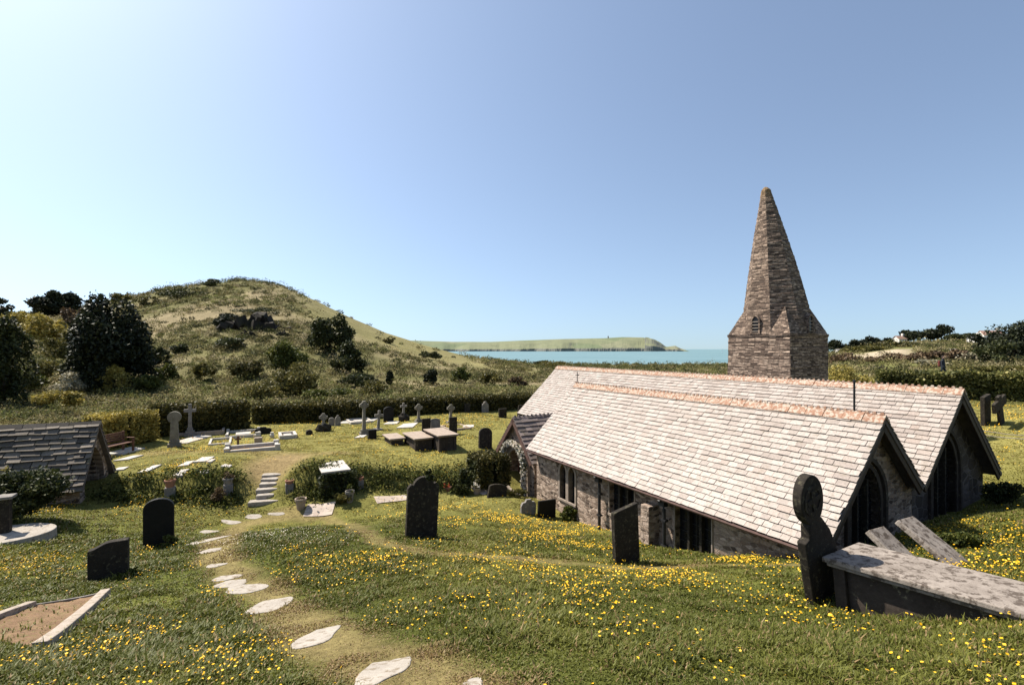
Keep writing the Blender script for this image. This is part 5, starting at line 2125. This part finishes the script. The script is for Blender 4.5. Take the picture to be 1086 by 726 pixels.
# scrub, tussocks and brambles over the hill and the dunes: nobody could count them
def scrub():
    rg = np.random.RandomState(21)
    # clump centres over bearing and distance
    n = 24000
    b = rg.uniform(-420, 1420, n)
    Y = 29 * (245 / 29) ** (rg.uniform(0, 1, n) ** .8)
    X = (b - 543) / F * Y
    keep = (~in_church(X, Y, 1.5)) & ((np.hypot(X, Y) > 39) | ((b < 150) & (Y > 30)))
    n1 = fbm(X, Y, 14, 61)
    n2 = fbm(X, Y, 30, 71)
    band = (Y < 58) & (b < 560)
    prob = np.where(band, 1.0, .25 + 1.3 * sstep(.40, .6, n1))
    prob = prob * (1 - .97 * sstep(300, 350, b) * (1 - sstep(480, 560, b)) * sstep(95, 135, Y))
    prob = np.where((b > 560) & (b < 860), prob * .5, prob)
    prob = np.where((b > 900) & (b < 972) & (Y > YS0 - 12) & (Y < YS1 + 4), prob * .04, prob)
    prob = np.where((b > 820) & (Y < 60), prob * .2, prob)
    keep &= rg.uniform(size=n) < prob
    X, Y, b, n1, n2 = X[keep], Y[keep], b[keep], n1[keep], n2[keep]
    n = len(X)
    Z = ground_z(X, Y)
    rad = rg.uniform(.35, 1.0, n) * (1 + .5 * (rg.uniform(size=n) < .15)) * (.6 + Y / 105)
    hgt = rad * rg.uniform(.5, .95, n)
    pal = np.array([[.085, .088, .030], [.145, .128, .05], [.215, .18, .085], [.28, .235, .135], [.030, .034, .013], [.155, .16, .05]])
    pid = rg.choice(6, n, p=[.24, .25, .18, .08, .14, .11])
    pid = np.where((n2 > .55) & (rg.uniform(size=n) < .6), 4 if False else 0, pid)
    pid = np.where((Y < 58) & (b < 560) & (rg.uniform(size=n) < .65), rg.choice([1, 2, 5], n), pid)
    pid = np.where((b > 860) & (rg.uniform(size=n) < .35), rg.choice([2, 3, 1], n), pid)
    col = pal[pid] * rg.uniform(.75, 1.3, n)[:, None]
    per = 64
    k = np.repeat(np.arange(n), per)
    d = rg.normal(size=(n * per, 3))
    d /= np.linalg.norm(d, axis=1)[:, None]
    d[:, 2] = np.abs(d[:, 2])
    p = np.stack([X[k], Y[k], Z[k]], -1) + d * np.stack([rad[k], rad[k], hgt[k]], -1) * rg.uniform(.55, 1.1, n * per)[:, None]
    size = .09 + .0019 * Y[k]
    V = leaf_quads(p, size, rg, up=.9)
    C = np.repeat(col[k], 4, axis=0)
    tag(np_mesh('scrub', V, 4, LF['scrub'], None, C), kind='stuff')


scrub()


def bank_cover():
    rg = np.random.RandomState(31)
    n = 1500
    t = rg.uniform(0, len(BANK) - 1.001, n)
    i = t.astype(int)
    f = (t - i)[:, None]
    A = np.array([[p.x, p.y] for p in BANK])
    c = A[i] * (1 - f) + A[i + 1] * f + rg.normal(size=(n, 2)) * np.array([.3, .3]) + np.array([0, -.12])
    # keep the steps clear
    d = polyline_dist(c[:, 0], c[:, 1], [G(280, 533), G(289, 503)])
    c = c[(d > .8 + .5 * rg.uniform(size=len(d)))]
    n = len(c)
    Z = ground_z(c[:, 0], c[:, 1])
    per = 16
    k = np.repeat(np.arange(n), per)
    p = np.stack([c[k, 0], c[k, 1], Z[k]], -1) + np.abs(rg.normal(size=(n * per, 3))) * np.array([.14, .14, .16]) * np.where(rg.uniform(size=(n * per, 3)) < .5, -1, 1) * np.array([1, 1, 0]) + np.stack([0 * k, 0 * k, np.abs(rg.normal(size=n * per)) * .10], -1)
    pal = np.array([[.045, .055, .014], [.085, .095, .022], [.15, .14, .036], [.025, .03, .009]])
    col = pal[rg.choice(4, n, p=[.35, .35, .18, .12])] * rg.uniform(.8, 1.25, n)[:, None]
    tag(np_mesh('bank_plants', leaf_quads(p, .085, rg, up=.8), 4, LF['scrub'], None, np.repeat(col[k], 4, axis=0)), kind='stuff')


bank_cover()

# ------------------------------------------------------------------ right hand hillside: trees, houses, walker
RG_ = 'trees and bushes beyond the church'
def rb(label, px, py, wp, hp, n, leaf, mat, Y, **k):
    g = G(px, py, Y)
    leaf = leaf * max(.6, g.y / Y)
    return bush(k.pop('name', 'tree'), label, px, py, wp, hp, n, leaf, mat, g.y, .8, k.pop('clumps', 14), .42, k.pop('stem', True), RG_, cat=k.pop('cat', 'tree'), flat_=-.75, **k)


SKY = 218
rb('first dark tree right of the spire on the skyline', 890, 366, 30, 14, 1800, 1.0, 'conifer', SKY)
rb('second dark tree from the spire on the skyline', 911, 366, 24, 12, 1500, 1.0, 'conifer', SKY)
rb('third dark tree from the spire on the skyline', 923, 364, 22, 11.5, 1500, 1.0, 'conifer', SKY)
rb('fourth skyline tree from the spire, just left of the house', 938, 363, 20, 10, 1300, 1.0, 'conifer', SKY)
rb('broad dark tree right of the skyline house', 968, 362, 30, 14, 2000, 1.0, 'conifer', SKY)
rb('tallest dark tree on the right skyline', 998, 362, 30, 18, 2200, 1.0, 'conifer', SKY)
rb('low dark tree tailing off the tallest skyline tree', 1014, 362, 22, 8, 1000, .9, 'dark', SKY)
rb('small dark tree left of the white houses', 1026, 360, 18, 8, 900, .9, 'dark', SKY)
rb('round dark tree in front of the white houses', 1048, 372, 36, 20, 2500, .8, 'conifer', 160)
rb('big spreading pine at the right edge', 1076, 382, 56, 42, 5200, .7, 'conifer', 140, clumps=26)
rb('dark pine mass below the right edge pine', 1058, 386, 52, 24, 3000, .6, 'dark', 125)
for lab, px, py, wp, hp, mat, Y in (
    ('reddish brown bush left of the walker', 982, 383, 28, 12, 'brown', 120), ('reddish brown bush right of the walker', 1014, 384, 26, 14, 'brown', 115),
    ('pale grey blossoming bush under the pines', 1035, 384, 36, 12, 'pale', 112), ('pale grey bush just left of the walker', 988, 389, 28, 8, 'pale', 105),
    ('brown bush below the sandy field', 940, 384, 40, 9, 'brown', 118), ('green bush below the sandy field', 925, 372, 34, 6, 'olive', 185),
    ('brown thicket centre of the right slope', 968, 384, 24, 10, 'brown', 125), ('green bank bush right of the walker path', 1050, 394, 60, 7, 'olive', 82),
    ('olive bush at the left end of the sandy field', 905, 374, 24, 7, 'olive', 170), ('dark hedge line bush under the skyline trees', 955, 368, 60, 5, 'hedge', 200)):
    rb(lab, px, py, wp, hp, 1700, .006 * Y if Y < 200 else 1.0, mat, Y, name='bush', cat='bush', stem=False)


def house(px, py, wp, hp, Y, label, roof='greyroof', rz=0, chim=True):
    g = G(px, py, Y)
    Y = g.y
    w = wp * Y / F
    h = hp * Y / F
    d = w * .6
    r_ = root('house', label, 'house', g, rz, 'houses on the far slope')
    mb = MB()
    wh_ = h * .6
    mb.prism([(-d / 2, -2), (d / 2, -2), (d / 2, wh_), (0, h * .97), (-d / 2, wh_)], lambda a, b_, dd: (dd, a, b_), -w / 2, w / 2)
    mb.build('wall', M['white'], r_)
    mb = MB()
    for s in (-1, 1):
        up = Vector((0, -s * d / 2, h - wh_)).normalized()
        al = Vector((1, 0, 0))
        nr = al.cross(up)
        if nr.z < 0:
            nr = -nr
        slab(mb, Vector((-w / 2 - .2, s * d / 2 * 1.06, wh_ - .1)) + nr * .12, al, up, nr, w + .4, math.hypot(d / 2, h - wh_) * 1.04, .15)
    ro = mb.build('roof', M[roof], r_)
    if chim:
        mb = MB()
        mb.box((w * .38, 0, h + .2), (.9, .8, 1.8))
        mb.build('chimney', M['white'], ro)
    for k in (-.3, .0, .3):
        mb = MB()
        mb.box((w * k, -d / 2 - .02, wh_ * .55), (w * .12, .08, wh_ * .4))
        mb.build('window', M['glass'], r_)
    return r_


house(954, 362, 12, 8, 215, 'cream house between the skyline trees', 'redroof', .3)
house(1050, 362, 18, 11.5, 205, 'larger white house among the right hand pines', 'redroof', -.2)
house(1034, 364, 12, 8, 190, 'lower white house left of the larger one', 'greyroof', .2)
house(891, 372, 9, 4.5, 190, 'low white building beside the spire', 'greyroof', .1, False)
house(1010, 373, 6, 3.5, 160, 'tiny white shed above the brown bushes', 'greyroof', .1, False)


# walker on the path beyond the hedge
def walker():
    Y = 36.0
    g = Gz(1000, 0, Y)
    g.z = (HY - 402) / F * Y
    r_ = root('person', 'person in dark clothes with a rucksack walking beyond the sunlit hedge', 'person', g, R(25))
    me = bpy.data.meshes.new('body')
    J = [(0, 0, .92), (0, 0, 1.15), (0, 0.01, 1.38), (0, 0, 1.50), (0, -.02, 1.62), (0, -.01, 1.72),
         (.09, 0, .88), (.10, -.16, .50), (.10, -.12, .07), (.10, -.24, .03), (-.09, 0, .88), (-.10, .10, .48), (-.10, .26, .10), (-.10, .16, .03),
         (.19, 0, 1.40), (.24, .05, 1.12), (.22, -.08, .90), (-.19, 0, 1.40), (-.24, -.02, 1.12), (-.21, -.18, .93)]
    E = [(0, 1), (1, 2), (2, 3), (3, 4), (4, 5), (0, 6), (6, 7), (7, 8), (8, 9), (0, 10), (10, 11), (11, 12), (12, 13), (2, 14), (14, 15), (15, 16), (2, 17), (17, 18), (18, 19)]
    rad = [.14, .14, .15, .055, .10, .085, .09, .06, .045, .035, .09, .06, .045, .035, .06, .045, .035, .06, .045, .035]
    me.from_pydata(J, E, [])
    sv = me.skin_vertices.new() if hasattr(me.skin_vertices, 'new') else None
    o = bpy.data.objects.new('body', me)
    COL.objects.link(o)
    o.parent = r_
    md = o.modifiers.new('skin', 'SKIN')
    if len(me.skin_vertices) == 0:
        bm = bmesh.new()
        bm.from_mesh(me)
        bm.verts.layers.skin.verify()
        bm.to_mesh(me)
        bm.free()
    for i, v in enumerate(me.skin_vertices[0].data):
        v.radius = (rad[i], rad[i] * .9)
        v.use_root = i == 0
    md2 = o.modifiers.new('sub', 'SUBSURF')
    md2.levels = 1
    md2.render_levels = 1
    me.materials.append(M['cloth_dark'])
    mb = MB()
    mb.blob((0, -.02, 1.66), (.085, .1, .12), 1, .02, 12, 8)
    mb.build('head', M['skin'], r_, smooth=True)
    mb = MB()
    mb.blob((0, .01, 1.70), (.095, .105, .105), 2, .03, 12, 8)
    mb.build('hair', M['hair'], r_, smooth=True)
    mb = MB()
    mb.box((0, .2, 1.2), (.28, .16, .44))
    mb.build('rucksack', plain_mat('rucksack_cloth', (.12, .03, .025), .8), r_, .05)


walker()

# sailing boat and daymark far out
g = P(766, 375, 2600)
bt = root('sailing_boat', 'white sailing boat on the sea beside the spire', 'boat', (g.x, g.y, -18), R(55))
mb = MB()
mb.prism([(-5, 1.6), (-4, 0), (4, 0), (6, 1.9)], lambda a, b_, d: (a, d, b_), -1.4, 1.4)
mb.build('hull', M['sail'], bt)
mb = MB()
mb.prism([(-4.5, 3), (1.0, 3), (1.0, 34)], lambda a, b_, d: (a, d, b_), -.15, .15)
mb.prism([(1.4, 3), (6.0, 3), (1.4, 30)], lambda a, b_, d: (a, d, b_), -.15, .15)
mb.build('sail', M['sail'], bt)
mb = MB()
mb.tube([(1.2, 0, 0), (1.2, 0, 36)], .2, 6)
mb.build('mast', M['gs_grey'], bt)
g = P(645, 358.4, 4160)
mb = MB()
mb.lathe([(6, -20), (5, 18), (4.2, 19)], n=14)
o = mb.build('daymark_tower', M['gs_grey'])
place(o, g)
tag(o, 'small stone daymark tower on the headland crest', 'tower')

# ------------------------------------------------------------------ grass blades and buttercups
def soil_mask(X, Y):
    c = np.array(SOILQ)
    inside = np.ones(np.shape(X), bool)
    sgn = None
    for i in range(4):
        a, b_ = c[i], c[(i + 1) % 4]
        cr = (b_[0] - a[0]) * (Y - a[1]) - (b_[1] - a[1]) * (X - a[0])
        inside &= (cr > -.02) if sgn is None and False else True
        if i == 0:
            S = np.sign(cr)
            ok = np.ones(np.shape(X), bool)
        ok &= np.sign(cr) == S
    return ok


def stone_mask(X, Y):
    m_ = np.zeros(np.shape(X), bool)
    for (x, y, a, d) in STEP_XY:
        m_ |= ((X - x) / (a - .02)) ** 2 + ((Y - y) / max(d - .02, .04)) ** 2 < 1
    m_ |= (polyline_dist(X, Y, FLAG[:2]) < .42) | (polyline_dist(X, Y, [P(398, 530.5, 17.0), P(432, 527, 17.6)]) < .3) | (polyline_dist(X, Y, [P(448, 525, 18.0), P(545, 520, 20.4)]) < .45)
    m_ |= polyline_dist(X, Y, [G(280, 533), G(289, 503)]) < .3
    m_ |= polyline_dist(X, Y, [Pk['a'], Pk['b']]) < .09
    m_ |= polyline_dist(X, Y, [Pk['c'], Pk['d']]) < .09
    tx, ty = X - 4.98, Y - 5.32
    m_ |= (np.abs(tx * .8719 + ty * .4897) < .4) & (np.abs(-tx * .4897 + ty * .8719) < 1.03)
    m_ |= ((X - (-12.3)) / 1.1) ** 2 + ((Y - 11.4) / .75) ** 2 < 1
    return m_


def grass():
    rg = np.random.RandomState(77)
    n = 1050000
    Y = 1.7 * (36 / 1.7) ** rg.uniform(0, 1, n)
    X = (1.25 * Y + 1.6) * rg.uniform(-1, 1, n)
    worn = np.minimum(np.minimum(polyline_dist(X, Y, PATH_A) / .42, polyline_dist(X, Y, PATH_B) / .32), polyline_dist(X, Y, PATH_D) / .9)
    tuft = fbm(X, Y, .35, 12, 2)
    tall = fbm(X, Y, 1.7, 14, 3)
    ok = ~in_church(X, Y, .0) & ~stone_mask(X, Y) & ~(soil_mask(X, Y) & (rg.uniform(size=n) > .06))
    ok &= rg.uniform(size=n) < (.6 + .4 * sstep(.3, 1.3, worn + (tuft - .5) * .8)) * np.maximum(.45 + .8 * sstep(.35, .6, tuft), .8 * (worn < 1.2))
    X, Y, worn, tuft, tall = X[ok], Y[ok], worn[ok], tuft[ok], tall[ok]
    n = len(X)
    tall = tall + .0
    near = np.zeros(len(X))
    for o in bpy.data.objects:
        if o.get('category') == 'headstone' and o.parent is None and 2 < o.location.y < 13.5:
            dd = np.hypot((X - o.location.x), (Y - o.location.y) * 1.3)
            near = np.maximum(near, 1 - sstep(.25, .55, dd))
    Z = ground_z(X, Y)
    h = (1 + .9 * near) * (.027 + .028 * sstep(.35, .65, tall) + .03 * sstep(.45, .7, tuft)) * (.42 + .58 * sstep(.4, 1.6, worn)) * rg.uniform(.5, 1.4, n) * (1 + .018 * Y) * (1 - .55 * sstep(9, 18, Y))
    h = np.where(rg.uniform(size=n) < .012, h * 2.0, h)
    w = .0030 * (1 + Y / 3.2) * rg.uniform(.7, 1.3, n)
    a = rg.uniform(0, 2 * math.pi, n)
    dx, dy = np.cos(a), np.sin(a)
    ln = rg.uniform(.15, .9, n)
    V = np.empty((n, 2, 4, 3))
    base = np.stack([X, Y, Z - .01], -1)
    side = np.stack([-dy, dx, 0 * dx], -1) * w[:, None]
    mid = base + np.stack([dx * h * ln * .3, dy * h * ln * .3, h * .62], -1)
    tip = base + np.stack([dx * h * ln, dy * h * ln, h * (1 - .25 * ln)], -1)
    V[:, 0, 0] = base - side
    V[:, 0, 1] = base + side
    V[:, 0, 2] = mid + side * .75
    V[:, 0, 3] = mid - side * .75
    V[:, 1, 0] = mid - side * .75
    V[:, 1, 1] = mid + side * .75
    V[:, 1, 2] = tip + side * .15
    V[:, 1, 3] = tip - side * .15
    col = ground_col(X, Y)
    lum = col.mean(1, keepdims=True)
    col = col * rg.uniform(.88, 1.38, (n, 1)) * np.array([1.12, 1.10, .86])
    st = (rg.uniform(size=n) < .08 + .5 * (1 - sstep(.4, 1.4, worn)))[:, None]
    col = np.where(st, np.array([.29, .20, .095]) * rg.uniform(.7, 1.2, (n, 1)), col)
    C = np.repeat(col, 8, axis=0)
    tag(np_mesh('grass', V.reshape(-1, 3), 4, attr_mat('grass_blades', .55, .35, spec=.25), None, C), kind='stuff')


grass()


def buttercups():
    rg = np.random.RandomState(99)
    n = 420000
    Y = 2.0 * (38 / 2.0) ** rg.uniform(0, 1, n)
    X = Y * rg.uniform(-1.3, 1.35, n)
    fw = flower_w(X, Y)
    ok = (rg.uniform(size=n) < fw * .62 * np.clip(.02 + (Y / 11) ** 1.7, 0, 1.35)) & ~in_church(X, Y, .05) & ~stone_mask(X, Y) & ~soil_mask(X, Y)
    ok &= polyline_dist(X, Y, PATH_A) > .35
    ok &= polyline_dist(X, Y, PATH_B) > .22
    X, Y = X[ok], Y[ok]
    n = len(X)
    Z = ground_z(X, Y) + rg.uniform(.04, .15, n)
    r = .0085 * (1 + Y / 16) * rg.uniform(.75, 1.25, n)
    nr = rg.normal(size=(n, 3)) * .35 + np.array([-.25, .1, 1.0])
    nr /= np.linalg.norm(nr, axis=1)[:, None]
    u = np.cross(nr, np.array([0, 1.0, 0]))
    u /= np.linalg.norm(u, axis=1)[:, None]
    v = np.cross(nr, u)
    c = np.stack([X, Y, Z], -1)
    V = np.empty((n, 6, 3))
    for k in range(6):
        a = math.pi * k / 3
        rr = (r * rg.uniform(.85, 1.1, n))[:, None]
        V[:, k] = c + u * rr * math.cos(a) + v * rr * math.sin(a) + nr * rr * .18 * (1 if k % 2 else -.3)
    o = np_mesh('buttercups', V.reshape(-1, 3), 6, M['petal_yellow'])
    tag(o, kind='stuff')
    # thin stems of the nearest flowers
    k = Y < 7
    c = c[k]
    s = np.empty((len(c), 4, 3))
    wv = np.array([.0018, 0, 0])
    gzv = np.stack([c[:, 0], c[:, 1], ground_z(c[:, 0], c[:, 1])], -1)
    s[:, 0] = gzv - wv
    s[:, 1] = gzv + wv
    s[:, 2] = c + wv
    s[:, 3] = c - wv
    np_mesh('stems', s.reshape(-1, 3), 4, LF['green'], o)


buttercups()


def daisies():
    rg = np.random.RandomState(123)
    V = []
    for px, py, r, n in ((290, 568, 1.0, 320), (330, 575, .7, 100)):
        c = G(px, py)
        q = rg.normal(size=(n, 2)) * r * .6 + np.array([c.x, c.y])
        q = q[~stone_mask(q[:, 0], q[:, 1])]
        n = len(q)
        z = ground_z(q[:, 0], q[:, 1]) + rg.uniform(.02, .06, n)
        rad = .009 * rg.uniform(.8, 1.3, n)
        P6 = np.empty((n, 6, 3))
        for k in range(6):
            a = math.pi * k / 3
            P6[:, k] = np.stack([q[:, 0] + rad * math.cos(a), q[:, 1] + rad * math.sin(a), z + rg.uniform(-.003, .003, n)], -1)
        V.append(P6.reshape(-1, 3))
    tag(np_mesh('daisies', np.concatenate(V), 6, M['petal_white']), kind='stuff')


daisies()
